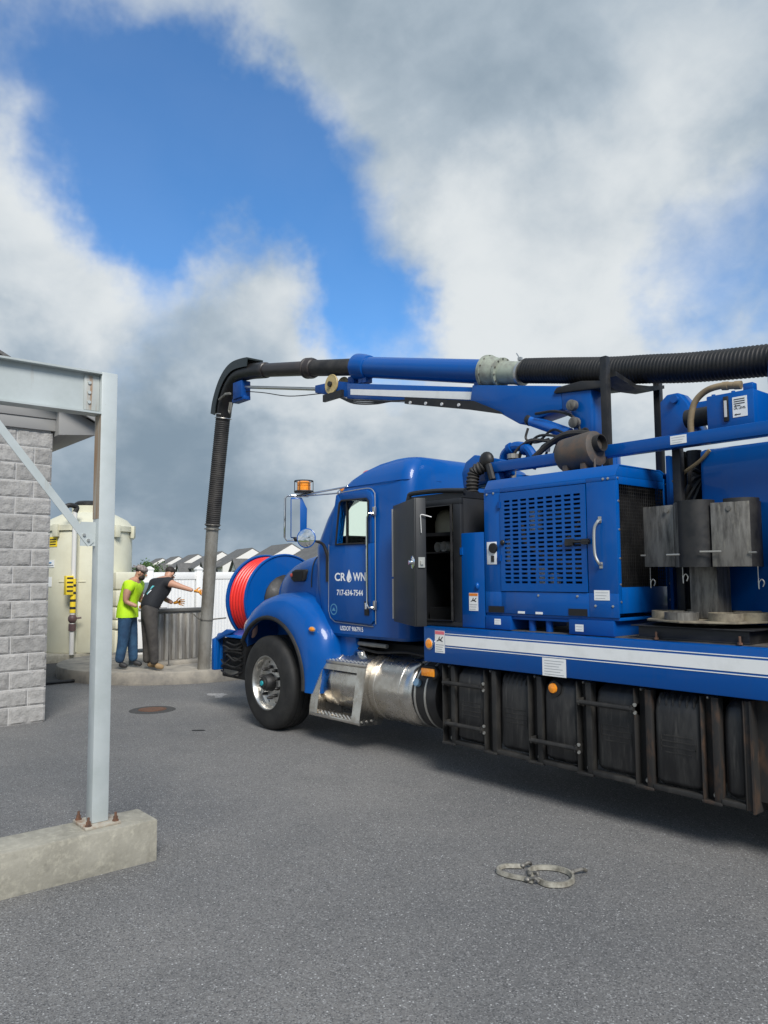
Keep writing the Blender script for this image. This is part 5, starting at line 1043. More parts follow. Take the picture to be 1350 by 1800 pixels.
tn = MB(); tn.tube(spline([(-2.86, 5.22, 2.36), (-2.75, 5.19, 2.42), (-2.64, 5.185, 2.48), (-2.56, 5.18, 2.55)], 5), .014, 8); tn.build('tan_hose', TAN, T)
ors = MB(); ors.box(-2.58, -2.25, 5.20, 5.55, 2.665, 2.935); oro = ors.build('oil_reservoir', BLUE, T, bevel=0.008)
MB().box(-2.34, -2.27, 5.24, 5.31, 2.9355, 2.99).build('reservoir_port', BLUE, oro, bevel=0.008)
for x in (-2.54, -2.40): MB().lathe([(.014, 0), (.014, .012)], (x, 5.23, 2.935), (0, 0, 1), 8).build('bolt', BLUE, oro)
sg = MB(); sg.box(-2.455, -2.42, 5.185, 5.1995, 2.735, 2.91); sg.build('sight_glass_frame', BLACK, oro, bevel=0.004)
MB().box(-2.446, -2.429, 5.180, 5.1849, 2.765, 2.88).build('sight_glass', ENGLITE, oro)
od = MB(); od.box(-2.395, -2.295, 5.1975, 5.1995, 2.755, 2.895); od.build('oil_decal', WHITE, oro)
place('lettering', text_mesh('OIL LEVEL', -2.386, -2.304, 2.808, 2.824, 5.1965, bold=.02), INK, oro)
pr = MB()
for z in (2.875, 2.86, 2.845): pr.box(-2.385, -2.31, 5.196, 5.197, z, z + .006)
for z in (2.833, 2.773): pr.prism([(-2.385, z), (-2.37, z - .008), (-2.37, z - .003), (-2.34, z - .003), (-2.34, z + .003), (-2.37, z + .003), (-2.37, z + .008)], 'y', 5.196, 5.197)
pr.build('decal_print', INK, oro)
th = MB(); th.tube(spline([(-2.73, 5.26, 2.67), (-2.725, 5.25, 2.80), (-2.69, 5.25, 2.92), (-2.60, 5.25, 2.99), (-2.48, 5.255, 3.005), (-2.36, 5.27, 2.985)], 6), .023, 12); tho = th.build('tan_hose', TAN, T)
tf = MB(); tf.lathe([(.030, -.10), (.031, -.06), (.026, -.055), (.026, -.02), (.030, -.015), (.030, .03)], (-2.39, 5.268, 2.992), (1, 0.05, -.12), 12); tf.build('hose_fitting', TAN, tho)
bb = MB(); bb.prism([(-3.08, 2.665), (-3.08, 3.02), (-3.02, 3.07), (-2.93, 3.07), (-2.86, 2.98), (-2.78, 2.78), (-2.76, 2.665)], 'y', 5.46, 5.62); bb.box(-3.1, -2.5, 5.50, 5.58, 2.9, 2.98); bbo = bb.build('blue_bracket', BLUE, T, bevel=0.01)
MB().lathe([(.03, 0), (.03, .03)], (-2.95, 5.46, 3.02), (0, -1, 0), 12).build('pin', BLUE, bbo)
fil = MB(); fil.lathe([(.07, 0), (.07, .22), (.05, .24)], (-2.83, 5.40, 2.84), (1, 0, 0), 14); fil.build('pump_filter', BLACK, T)
# cradle that carries the big hose
for y, z1 in ((5.37, 3.46), (6.18, 3.42)):
    c = MB(); c.box(-3.53, -3.47, y - .03, y + .03, 2.55, z1); c.build('cradle_post', BLACK, T, bevel=0.004)
c = MB(); c.prism([(5.401, 3.33), (5.401, 3.29), (5.70, 3.23), (5.95, 3.25), (6.149, 3.30), (6.149, 3.33), (5.9, 3.285), (5.70, 3.265)], 'x', -3.58, -3.42); c.build('cradle_saddle', BLACK, T)

# ---- big hose from the drum to the boom
HB = spline([(-4.72, 5.88, 3.685), (-4.3, 5.88, 3.60), (-3.78, 5.88, 3.49), (-3.4, 5.88, 3.425), (-3.0, 5.88, 3.355), (-2.42, 5.88, 3.285), (-2.15, 5.9, 3.26)], 8)
corrugated(HB, .124, .032, 'suction_hose', HOSE, T, 28, .009)
ax_ = Vector((-7.33 + 5.21, 0, 4.28 - 3.775)).normalized(); A0 = Vector((-5.21, 5.88, 3.775))
bp2 = MB(); bp2.lathe([(.128, 0), (.128, (Vector((-7.33, 5.88, 4.28)) - A0).length)], A0, ax_, 36); bpo = bp2.build('boom_pipe', BLUE, T)
E0 = A0 + ax_ * 2.18
fl = MB(); fl.lathe([(.129, -.20), (.145, -.19), (.16, -.10), (.165, -.02), (.165, .03), (.13, .035), (.12, .05)], E0, ax_, 32); flo = fl.build('pipe_collar', BLUE, bpo)
for i in range(10): a = i * .628; t1 = ax_.orthogonal().normalized(); t2 = ax_.cross(t1); MB().lathe([(.012, 0), (.012, .02)], E0 + ax_ * .03 + (t1 * math.cos(a) + t2 * math.sin(a)) * .145, ax_, 6).build('bolt', BLUED, bpo)
gf = MB(); gf.lathe([(.13, .02), (.175, .02), (.175, -.015), (.165, -.02), (.155, -.09), (.125, -.16), (.125, -.17), (.15, -.17), (.15, -.20), (.12, -.205), (.115, -.36), (.118, -.40), (.118, -.46)], A0, ax_, 36); gfo = gf.build('swivel_flange', FLANGE, T, angle=30)
for i in range(12):
    a = i * .5236; q = t1 * math.cos(a) + t2 * math.sin(a)
    MB().lathe([(.010, 0), (.010, .05)], A0 + q * .162 - ax_ * .03, ax_, 6).build('bolt', RAWSTEEL, gfo); MB().lathe([(.009, 0), (.009, .05)], A0 + q * .138 - ax_ * .21, ax_, 6).build('bolt', RAWSTEEL, gfo)
hc = MB(); hc.lathe([(.121, -.47), (.126, -.468), (.126, -.44), (.121, -.438)], A0, ax_, 32); hc.box(-4.80, -4.76, 5.85, 5.88, 3.80, 3.83); hc.tube([(-4.78, 5.86, 3.82), (-4.82, 5.86, 3.88)], .006, 5); hc.build('hose_clamp', ZINC, gfo)
# dark pipes of the outer boom
q0 = E0 + ax_ * .04; q1 = Vector((-8.42, 5.88, 4.495)); q2 = Vector((-9.60, 5.88, 4.715))
dp1 = MB(); dp1.cyl(q0, q1, .108, n=28); dpo = dp1.build('outer_boom_pipe', HOSEG, T)
d_ = (q2 - q1).normalized(); fl2 = MB(); fl2.lathe([(.109, -.12), (.125, -.11), (.142, -.05), (.142, -.02), (.125, -.01), (.125, .01), (.142, .02), (.142, .05), (.12, .06)], q1, d_, 28); fl2.build('pipe_coupling', PIPEB, dpo, angle=25)
dp2 = MB(); dp2.cyl(q1, q2, .100, n=28); dp2.lathe([(.101, -.05), (.115, -.04), (.118, .02), (.1, .03)], q2 - d_ * .04, d_, 28); dpo2 = dp2.build('outer_boom_pipe', PIPEB, T)
el = MB(); ep = spline([q2 - d_ * .02, (-10.0, 5.88, 4.775), (-10.35, 5.89, 4.78), (-10.62, 5.91, 4.66), (-10.82, 5.93, 4.44), (-10.90, 5.94, 4.24)], 6); el.tube(ep, .118, 24); elo = el.build('boom_elbow', HOSE, T)
# elbow guard: curved shell over the back of the elbow
eg_ = MB(); secs = []
for i, p in enumerate(ep[4:]):
    i += 4; t = (ep[min(i + 1, len(ep) - 1)] - ep[i - 1]).normalized(); up_ = Vector((0, 1, 0)).cross(t).normalized()
    if up_.z < 0 and i < 12: up_ = -up_
    if i >= 12 and up_.x > 0: up_ = -up_
    sd = Vector((0, 1, 0)); secs.append([p + up_ * .05 - sd * .14, p + up_ * .185 - sd * .14, p + up_ * .185 + sd * .14, p + up_ * .05 + sd * .14, p + up_ * .05 + sd * .125, p + up_ * .16 + sd * .125, p + up_ * .16 - sd * .125, p + up_ * .05 - sd * .125])
eg_.loft(secs); eg_.build('elbow_guard', mat('dark_green_black', (0.018, 0.026, 0.028), 0.5), elo, angle=30)
ebk = MB(); ebk.box(-10.36, -10.10, 5.80, 5.96, 4.40, 4.66); ebk.box(-10.42, -10.06, 5.82, 5.94, 4.36, 4.42); ebk.build('elbow_bracket', BLUED, elo, bevel=0.008)
ebs = MB(); ebs.tube([(-10.42, 5.79, 4.37), (-10.46, 5.79, 4.25), (-10.43, 5.79, 4.20), (-10.40, 5.79, 4.24), (-10.38, 5.79, 4.36)], .014, 6); ebs.tube([(-10.75, 5.78, 4.47), (-10.55, 5.78, 4.52), (-10.40, 5.78, 4.50)], .02, 6); ebs.build('elbow_shackle', GALV, elo)
rod_ = MB(); rod_.tube([(-10.15, 5.88, 4.57), (-8.1, 5.88, 4.145)], .024, 12); rod_.build('boom_rod', ZINC, T)
cbl = MB(); cbl.tube(spline([(-10.35, 5.88, 4.55), (-9.6, 5.88, 4.38), (-8.9, 5.88, 4.20), (-8.1, 5.88, 4.09)], 6), .007, 5); cbl.build('boom_cable', BLACK, T)
bh = MB(); bh.prism([(-8.18, 4.10), (-8.18, 4.20), (-7.75, 4.17), (-7.45, 4.10), (-7.40, 3.90), (-7.75, 3.98)], 'y', 5.80, 5.96); bh.box(-7.50, -7.38, 5.82, 5.94, 4.05, 4.18); bho = bh.build('boom_head', BLUED, T, bevel=0.008)
for y in (5.77, 5.96):
    s_ = MB(); s_.lathe([(.03, 0), (.09, .004), (.125, 0), (.13, .012), (.125, .026), (.09, .022), (.03, .026)], (-7.79, y, 4.135), (0, 1, 0), 28); s_.build('sheave', SHEAVE, bho, angle=25)
bhb = MB(); bhb.cyl((-7.79, 5.74, 4.135), (-7.79, 6.02, 4.135), .035, n=12); bhb.box(-7.95, -7.55, 5.76, 5.80, 3.93, 4.02); bhb.build('sheave_pin', BLACK, bho)
def bline(x): return 3.54 + (-5.33 - x) * (3.985 - 3.54) / 2.12
tbx_ = MB(); tbx_.prism([(-5.15, bline(-5.15) - .085), (-5.15, bline(-5.15) + .085), (-7.48, bline(-7.48) + .10), (-7.48, bline(-7.48) - .10)], 'y', 5.79, 5.97); tel = tbx_.build('telescopic_boom', BLUE, T, bevel=0.01)
wsr = MB(); wsr.prism([(-5.36, bline(-5.36) - .048), (-5.36, bline(-5.36) + .035), (-7.40, bline(-7.40) + .025), (-7.40, bline(-7.40) - .045)], 'y', 5.786, 5.7895); wsr.build('white_stripe', WHITE, tel)
arm = MB(); arm.prism([(-4.22, 3.42), (-5.33, 3.645), (-5.37, 3.45), (-4.97, 3.29), (-4.72, 3.14), (-4.60, 3.15), (-4.22, 3.20)], 'y', 5.76, 6.0); armo = arm.build('boom_arm', BLUE, T, bevel=0.012)
for x, z0, z1 in ((-5.37, 3.62, 3.70), (-5.25, 3.60, 3.68), (-7.30, 4.06, 4.17), (-7.22, 4.05, 4.16)): MB().box(x, x + .07, 5.83, 5.93, z0, z1).build('pipe_support', BLUE, armo)
tr_ = MB(); tr_.prism([(-6.35, 3.70), (-6.35, 3.625), (-5.4, 3.40), (-4.92, 3.27), (-4.95, 3.30), (-5.30, 3.47)], 'y', 5.74, 5.785); tro = tr_.build('hose_track', BLACK, armo)
for x in (-6.25, -6.0, -5.75, -5.5): MB().lathe([(.018, 0), (.018, .012)], (x, 5.74, bline(x) - .115), (0, -1, 0), 8).build('bolt', ENGLITE, tro)
hh = MB()
for k in range(3): hh.tube(spline([(-7.6, 5.77, 3.93), (-7.3, 5.76, 3.84 - .02 * k), (-6.9, 5.75, 3.76 - .02 * k), (-6.6, 5.76, 3.70), (-6.3, 5.77, 3.66)], 5), .010, 5)
hh.build('hydraulic_hoses', BLACK, armo)
cyl_ = MB(); cyl_.cyl((-4.60, 5.80, 3.16), (-4.17, 5.80, 2.97), .055, n=18); cyl_.cyl((-4.12, 5.80, 2.95), (-3.98, 5.80, 2.88), .03, n=10); cyl_.build('lift_cylinder', mat('light_blue_paint', (0.01, 0.13, 0.50), 0.35, coat=.3), armo)
cy2 = MB(); cy2.ball((-4.62, 5.80, 3.17), .06); cy2.tube(spline([(-4.60, 5.74, 3.08), (-4.62, 5.73, 2.98), (-4.52, 5.73, 2.93), (-4.35, 5.73, 2.94)], 5), .012, 6); cy2.tube(spline([(-4.5, 5.73, 3.2), (-4.25, 5.72, 3.18), (-4.05, 5.72, 3.08), (-4.0, 5.74, 2.9)], 5), .014, 6); cy2.tube(spline([(-4.45, 5.74, 2.95), (-4.3, 5.73, 3.02), (-4.15, 5.73, 2.95)], 5), .012, 6); cy2.build('cylinder_lines', BLACK, armo)
tu = MB(); tu.prism([(-4.22, 3.40), (-4.22, 3.20), (-4.12, 3.16), (-4.08, 2.80), (-3.92, 2.80), (-3.90, 3.36)], 'y', 5.76, 6.0); tu.lathe([(.20, 2.30), (.20, 2.80)], (-3.92, CY, 0), (0, 0, 1), 28); turo = tu.build('turret', BLUE, T, bevel=0.01)
tcp = MB(); tcp.prism([(-4.30, 3.37), (-4.26, 3.41), (-4.0, 3.42), (-3.78, 3.38), (-3.74, 3.33), (-3.76, 3.31), (-4.28, 3.355)], 'y', 5.74, 6.02); tcp.build('turret_cap', BLACK, turo, bevel=0.01)
for x, z in ((-4.06, 3.20), (-4.04, 3.04)): MB().lathe([(.05, 0), (.05, .05), (.03, .06), (0, .06)], (x, 5.72, z), (0, -1, 0), 14).build('pivot_pin', RAWSTEEL, turo)
tb2 = MB(); tb2.lathe([(.30, 2.25), (.30, 2.60), (.27, 2.62)], (-3.92, CY, 0), (0, 0, 1), 28); tb2.box(-4.6, -3.2, 5.4, 6.3, 2.1, 2.5); tb2.box(-4.5, -4.3, 5.5, 6.2, 1.262, 2.2); tb2.box(-3.5, -3.3, 5.5, 6.2, 1.262, 2.2); tb2.build('turret_pedestal', BLUED, T, bevel=0.01)
sh3 = MB(); sh3.tube(spline([(-4.2, 5.3, 2.70), (-4.05, 5.32, 2.80), (-3.85, 5.3, 2.86), (-3.65, 5.32, 2.84), (-3.5, 5.35, 2.75)], 5), .028, 8); sh3.build('supply_hose', HOSEG, T)

# ---- down-pipe: corrugated hose and steel suction tube
corrugated([(-10.91, 5.94, 4.25), (-11.06, 5.94, 3.45), (-11.225, 5.94, 2.50)], .118, .032, 'drop_hose', HOSEG, T, 24, .008)
sp_ = MB(); sp_.ring([(.10, 0), (.10, 2.34), (.094, 2.34), (.094, 0)], (-11.475, 5.94, .205), (-11.225 + 11.475, 0, 2.50 - .205), 28); spo = sp_.build('suction_tube', GALV, T)
sdv = Vector((.25, 0, 2.295)).normalized(); SB = Vector((-11.475, 5.94, .205))
for s_ in (2.26, 2.33): MB().ring([(.122 + .010 * math.cos(k * 1.05), .010 * math.sin(k * 1.05)) for k in range(6)], SB + sdv * s_, sdv, 24).build('tube_clamp', RAWSTEEL, spo)
for s_ in (4.0, 4.06): MB().ring([(.128 + .008 * math.cos(k * 1.05), .008 * math.sin(k * 1.05)) for k in range(6)], SB + Vector((.565 - .0, 0, 4.03 + (s_ - 4.0) - .02)), Vector((.18, 0, 1)), 24).build('tube_clamp', ZINC, spo)
cr1 = MB(); cr1.ring([(.106 + .006 * math.cos(k * 1.05), .012 * math.sin(k * 1.05)) for k in range(6)], SB + sdv * .80, sdv, 24); cr1.tube([SB + sdv * .80 + Vector((.07, .09, 0)), SB + sdv * .82 + Vector((.20, .24, 0))], .011, 6); cr1.tube([SB + sdv * .80 + Vector((-.08, -.09, 0)), SB + sdv * .84 + Vector((-.14, -.16, .04))], .011, 6); cr1.build('tube_clamp', RAWSTEEL, spo)

# ---- rotary tube rack on the deck
CX, CYY = -2.50, 4.99
ca = empty('tube_rack', (CX, CYY, 1.262), T)
bs = MB(); bs.box(CX - .36, CX + .38, CYY - .30, CYY + .30, 1.2625, 1.275); bs.box(CX - .36, CX + .38, CYY - .30, CYY - .285, 1.2751, 1.345); bs.box(CX - .36, CX + .38, CYY + .285, CYY + .30, 1.2751, 1.345); bs.box(CX - .36, CX - .345, CYY - .2849, CYY + .2849, 1.2751, 1.345); bs.box(CX + .365, CX + .38, CYY - .2849, CYY + .2849, 1.2751, 1.345); bs.box(CX - .40, CX + .42, CYY - .33, CYY + .33, 1.3451, 1.352); bs.build('rack_base', BLACK, ca, bevel=0.002)
for dx, dy in ((-.22, -.32), (.33, -.32), (.34, .31)): MB().lathe([(.016, 0), (.016, .012), (.008, .012), (.008, .05), (0, .05)], (CX + dx, CYY + dy, 1.263), (0, 0, 1), 8).build('anchor_bolt', RUST, ca)
ds = MB(); ds.lathe([(.05, .0), (.10, .0), (.10, .03), (.42, .03), (.42, .042), (0, .042)], (CX, CYY, 1.352), (0, 0, 1), 8); ds.build('rack_disc', PLYW, ca, bevel=0.002)
for a, m_ in ((-150, PLYW), (-105, RAWSTEEL), (-45, PLYW), (-5, PLYW), (60, PLYW), (130, PLYW)):
    p = (CX + .27 * math.cos(R(a)), CYY + .27 * math.sin(R(a)), 1.3945); MB().ring([(.105, 0), (.105, .05), (.098, .05), (.098, 0)], p, (0, 0, 1), 24).build('seat_ring', m_, ca)
co = MB(); co.box(CX - .095, CX + .095, CYY - .095, CYY + .095, 1.395, 2.12); co.build('rack_column', RAWSTEEL, ca, bevel=0.008)
def half_pipe(a, rad, r_, z0, z1, m_, span=(-100, 100), th=.008):
    """curved saddle standing at angle a and distance rad from the column, its convex side outwards"""
    c = Vector((CX + rad * math.cos(R(a)), CYY + rad * math.sin(R(a)), 0)); secs = []; n = 16
    for z in (z0, z1):
        k = [(c.x + r_ * math.cos(R(a + span[0] + (span[1] - span[0]) * i / n)), c.y + r_ * math.sin(R(a + span[0] + (span[1] - span[0]) * i / n)), z) for i in range(n + 1)]
        k += [(c.x + (r_ - th) * math.cos(R(a + span[0] + (span[1] - span[0]) * i / n)), c.y + (r_ - th) * math.sin(R(a + span[0] + (span[1] - span[0]) * i / n)), z) for i in range(n, -1, -1)]
        secs.append(k)
    mb = MB(); mb.loft(secs); return mb.build('saddle', m_, ca)
for a, rad in ((-83, .20), (-22, .29), (40, .22), (100, .2), (160, .2)): half_pipe(a, rad, .115, 1.735, 2.165, BLACK)
def plate(p, q, z0, z1, m_):
    mb = MB(); p, q = Vector((*p, 0)), Vector((*q, 0)); n = Vector((-(q - p).y, (q - p).x, 0)).normalized() * .005; mb.add([(*(v + s_ * n).xy, z) for z in (z0, z1) for v, s_ in ((p, -1), (q, -1), (q, 1), (p, 1))], [(0, 3, 2, 1), (4, 5, 6, 7), (0, 1, 5, 4), (1, 2, 6, 5), (2, 3, 7, 6), (3, 0, 4, 7)]); return mb.build('side_plate', m_, ca, bevel=0.0015)
plate((-2.895, 4.86), (-2.655, 4.83), 1.74, 2.155, RAWSTEEL); plate((-2.65, 4.83), (-2.58, 4.76), 1.735, 2.165, RAWSTEEL); plate((-2.355, 4.745), (-2.13, 4.79), 1.735, 2.14, RAWSTEEL); plate((-2.89, 5.1), (-2.6, 5.15), 1.74, 2.15, RAWSTEEL)
spk = MB()
for a in (-150, -85, -40, 20, 80, 140): spk.bar((CX, CYY, 1.95), (CX + .22 * math.cos(R(a)), CYY + .22 * math.sin(R(a)), 1.95), .012, .30)
spk.build('rack_arms', BLACK, ca)
def hook(x, y, z):
    h = MB(); h.tube([(x, y, z), (x, y, z - .09)], .002, 5); h.tube(spline([(x, y, z - .09), (x + .002, y, z - .14), (x + .003, y, z - .10), (x + .02, y, z - .08), (x + .035, y, z - .10), (x + .026, y, z - .125)], 4), .0035, 5); h.build('lock_pin', ZINC, ca)
hook(-2.85, 4.845, 1.735); hook(-2.545, 4.72, 1.77); hook(-2.10, 4.80, 1.735)
pn = MB()
for p, q in (((-2.92, 4.85, 1.82), (-2.885, 4.855, 1.82)), ((-2.62, 4.66, 1.815), (-2.53, 4.66, 1.815)), ((-2.40, 4.67, 1.83), (-2.29, 4.73, 1.83)), ((-2.14, 4.775, 1.82), (-2.09, 4.77, 1.82))): pn.tube([p, q], .006, 6)
pn.build('cross_pins', ZINC, ca)
for p in ((-2.70, 4.822, 2.12), (-2.245, 4.758, 2.10)): MB().lathe([(.016, 0), (.016, .006)], p, (0, -1, 0), 12).build('plate_bolt', RAWSTEEL, ca)

# ================================================================== loose things in the tool box
hm_ = MB(); hm_.lathe([(.0, .22), (.06, .21), (.10, .18), (.13, .10), (.135, 0), (.155, -.005), (.155, -.012), (.12, -.012)], (-4.96, 5.03, 2.08), (0.05, -.15, 1), 24); tag(hm_.build('safety_helmet', mat('cream_helmet', (0.78, 0.73, 0.56), 0.4), base=True), 'cream safety helmet on the shelf of the black tool box', 'helmet')
pv1 = MB(); pv1.ring([(.045, 0), (.045, .55), (.038, .55), (.038, 0)], (-4.955, 4.86, 1.945), (.08, 1, 0), 20); 
tag(pv1.build('plastic_pipe', PVCG), 'grey plastic pipe in the tool box, left one of the pair', 'pipe', 'pipes stored in the tool box')
pv2 = MB(); pv2.ring([(.045, 0), (.045, .55), (.038, .55), (.038, 0)], (-4.855, 4.84, 1.945), (.08, 1, 0), 20)
tag(pv2.build('plastic_pipe', PVCG), 'grey plastic pipe in the tool box, right one of the pair', 'pipe', 'pipes stored in the tool box')
hk = MB(); hk.box(-5.06, -4.76, 4.80, 5.45, 1.886, 1.898); hk.build('pipe_shelf', CHAR, tbx)
MB().tube([(-4.70, 5.0, 1.62), (-4.70, 4.85, 1.62)], .01, 6).build('box_hook', ZINC, tbx); MB().box(-5.1, -4.7, 4.9, 5.3, 1.286, 1.40).build('box_tray', CHAR, tbx)

# ================================================================== band clamps on the asphalt
def band(path, w, name, label, lug=None):
    pts = spline(path, 6); mb = MB(); secs = []; n = len(pts)
    for i, p in enumerate(pts):
        t = (pts[min(i + 1, n - 1)] - pts[max(i - 1, 0)]).normalized(); s_ = Vector((t.y, -t.x, 0)).normalized() * .010; z = Vector((0, 0, w)); secs.append([p - s_, p + s_, p + s_ * .6 + z, p - s_ * .6 + z])
    mb.loft(secs); root = empty(name, (pts[0].x, pts[0].y, 0)); tag(root, label, 'clamp', 'band clamps lying on the asphalt'); mb.build('band', mat('clamp_zinc', (0.40, 0.38, 0.32), 0.5, 0.3, var=(0.20, 0.185, 0.15), vscale=25), root)
    for p, q in lug:
        l = MB(); l.tube(spline([Vector(p), (Vector(p) + Vector(q)) / 2 + Vector((.015, .0, .015)), Vector(q)], 4), .010, 8); l.ball(p, .018, .018, .014, 10, 6); l.build('lug', RAWSTEEL, root)
def G(x, y): # point on the asphalt from the plan below
    return Vector((x, y, .006))
band([G(-2.98, 3.58), G(-3.05, 3.50), G(-3.03, 3.42), G(-2.95, 3.41), G(-2.86, 3.44), G(-2.80, 3.45)], .022, 'band_clamp', 'opened metal band clamp curling out to the left on the asphalt', [((-2.98, 3.58, .02), (-2.96, 3.63, .02)), ((-2.83, 3.44, .02), (-2.77, 3.46, .02))])
band([G(-2.79, 3.48), G(-2.72, 3.47), G(-2.66, 3.53), G(-2.655, 3.60), G(-2.69, 3.66), G(-2.76, 3.70), G(-2.85, 3.68), G(-2.91, 3.61), G(-2.90, 3.54), G(-2.85, 3.51)], .026, 'band_clamp', 'closed round metal band clamp on the asphalt, right one', [((-2.73, 3.71, .02), (-2.70, 3.80, .015)), ((-2.87, 3.52, .02), (-2.82, 3.52, .02))])

# ================================================================== the two workers
def person(name, base, label, J, E, parts):
    """J: joints in (right, away, up) about the feet; every garment is a skin of its own over the same joints"""
    B = Vector(base); root = empty(name, base); tag(root, label, 'person')
    def W(p): return B + rh * p[0] + fh * p[1] + UP * p[2]
    for pn_, m_, ids, add in parts:
        idx = {k: i for i, k in enumerate(ids)}; js = []
        for k in ids:
            p, r_ = J[k.split('*')[0]]; r_ = r_ if not (pn_ == 'body' and k in ('pelvis', 'waist', 'chest', 'hipR', 'hipL')) else r_ - .04; js.append((W(p), (r_ + add) if not isinstance(r_, tuple) else tuple(v + add for v in r_)))
        ed = [(idx[a], idx[b]) for a, b in E if a in idx and b in idx]
        place(pn_, skin(js, ed, 0, 2), m_, root)
    return root, W
EDG = [('pelvis', 'waist'), ('waist', 'chest'), ('chest', 'collar'), ('collar', 'neck'), ('neck', 'skull'), ('skull', 'crown'), ('collar', 'shR'), ('shR', 'slR'), ('slR', 'elR'), ('elR', 'wrR'), ('collar', 'shL'), ('shL', 'slL'), ('slL', 'elL'), ('elL', 'wrL'),
       ('pelvis', 'hipR'), ('hipR', 'knR'), ('knR', 'anR'), ('pelvis', 'hipL'), ('hipL', 'knL'), ('knL', 'anL'), ('anR', 'toR'), ('anL', 'toL'), ('hem', 'pelvis')]
BODY = ['pelvis', 'waist', 'chest', 'collar', 'neck', 'skull', 'crown', 'shR', 'slR', 'elR', 'wrR', 'shL', 'slL', 'elL', 'wrL', 'hipR', 'knR', 'anR', 'hipL', 'knL', 'anL']
def hand(W, wrist, dirn, side, up_, mats, root, curl=0.25, size=1.0):
    """palm with five separate fingers"""
    d = Vector(dirn).normalized(); s_ = Vector(side).normalized(); n = d.cross(s_).normalized(); w0 = Vector(wrist); js = []; ed = []
    palm = w0 + d * .055 * size; k1 = w0 + d * .10 * size
    js += [(w0, .027), (palm, (.040, .022)), (k1, (.036, .018))]; ed += [(0, 1), (1, 2)]
    for i, (off, ln) in enumerate(((-.033, .070), (-.011, .082), (.011, .078), (.033, .062))):
        b = len(js); p = k1 + s_ * off * size * 1.15; q = p + d * ln * .5 * size + n * curl * .02; e = p + d * ln * size * (1 - curl * .25) + n * curl * .06 + s_ * off * .35
        js += [(p, .0105), (q, .0098), (e, .0085)]; ed += [(2, b), (b, b + 1), (b + 1, b + 2)]
    b = len(js); p = palm - s_ * .035; js += [(p, .013), (p - s_ * .032 + d * .03, .0115), (p - s_ * .045 + d * .065, .0095)]; ed += [(1, b), (b, b + 1), (b + 1, b + 2)]
    place('glove', skin([(W(a), r_) for a, r_ in js], ed, 0, 1), mats, root)
# worker in the lime shirt, standing turned to the right, looking down
JA = {'pelvis': ((.07, .02, .90), .135), 'waist': ((.075, .02, 1.04), .142), 'chest': ((.12, .02, 1.24), .150), 'collar': ((.185, .02, 1.40), .095), 'neck': ((.225, .02, 1.465), .058), 'skull': ((.285, .02, 1.555), (.088, .080)), 'crown': ((.275, .02, 1.625), (.075, .070)),
      'shR': ((.17, -.165, 1.375), .078), 'slR': ((.135, -.21, 1.22), .066), 'elR': ((.12, -.22, 1.09), .046), 'wrR': ((.31, -.20, 1.01), .032), 'shL': ((.20, .20, 1.375), .078), 'slL': ((.20, .24, 1.22), .066), 'elL': ((.21, .25, 1.09), .046), 'wrL': ((.40, .20, 1.05), .032),
      'hipR': ((.075, -.095, .84), .108), 'knR': ((.06, -.11, .47), .080), 'anR': ((.0, -.12, .09), .062), 'hipL': ((.09, .12, .84), .108), 'knL': ((.13, .13, .47), .080), 'anL': ((.15, .14, .09), .062), 'toR': ((.15, -.14, .045), .042), 'toL': ((.30, .13, .045), .042)}
pa, WA = person('person', (-12.47, 4.98, .2), 'worker in lime green t-shirt and blue jeans, wearing a cap, looking down', JA, EDG, [
    ('body', SKIN, BODY, 0.0), ('shirt', LIME, ['pelvis', 'waist', 'chest', 'collar', 'shR', 'slR', 'shL', 'slL'], .022), ('jeans', JEANS, ['pelvis', 'waist', 'hipR', 'knR', 'anR', 'hipL', 'knL', 'anL'], .014),
    ('shoe', SHOE, ['anR', 'toR'], -.006), ('shoe', SHOE, ['anL', 'toL'], -.006)])
def headgear(W, root, c, face, cap, brim_back, beard):
    F = Vector(face).normalized(); S_ = Vector((0, 0, 1)).cross(F).normalized(); U = F.cross(S_)
    def P(f, s_, u): return W(Vector(c) + F * f + S_ * s_ + U * u)
    def blob(name, m_, f, s_, u, a, b, d):
        mb = MB(); n, k = 14, 9
        secs = [[P(f + a * math.cos(math.pi * (j / k - .5)) * math.cos(2 * math.pi * i / n), s_ + b * math.cos(math.pi * (j / k - .5)) * math.sin(2 * math.pi * i / n), u + d * math.sin(math.pi * (j / k - .5))) for i in range(n)] for j in range(k + 1)]
        mb.loft(secs, cap=False); mb.build(name, m_, root)
    blob('nose', SKIN, .098, 0, -.01, .022, .014, .022)
    for s_ in (-1, 1): blob('ear', SKIN, .0, .078 * s_, -.01, .022, .012, .032); blob('eye', HAIR, .083, .03 * s_, .018, .009, .014, .007)
    blob('mouth', mat('lips', (0.32, 0.12, 0.09), .5), .085, 0, -.052, .012, .024, .006)
    if beard: blob('beard', HAIR, .045, 0, -.075, .058, .066, .050)
    blob('hair', HAIR, -.018, 0, .035, .088, .085, .075)
    if cap:
        blob('cap', cap, -.008, 0, .06, .105, .095, .062)
        mb = MB(); sg_ = -1 if brim_back else 1
        pts = [(sg_ * .07, -.075), (sg_ * .13, -.065), (sg_ * .165, -.03), (sg_ * .17, 0), (sg_ * .165, .03), (sg_ * .13, .065), (sg_ * .07, .075)]
        mb.loft([[P(a, b, .05 + z) for a, b in pts] for z in (0, .008)]); mb.build('cap_brim', cap, root)
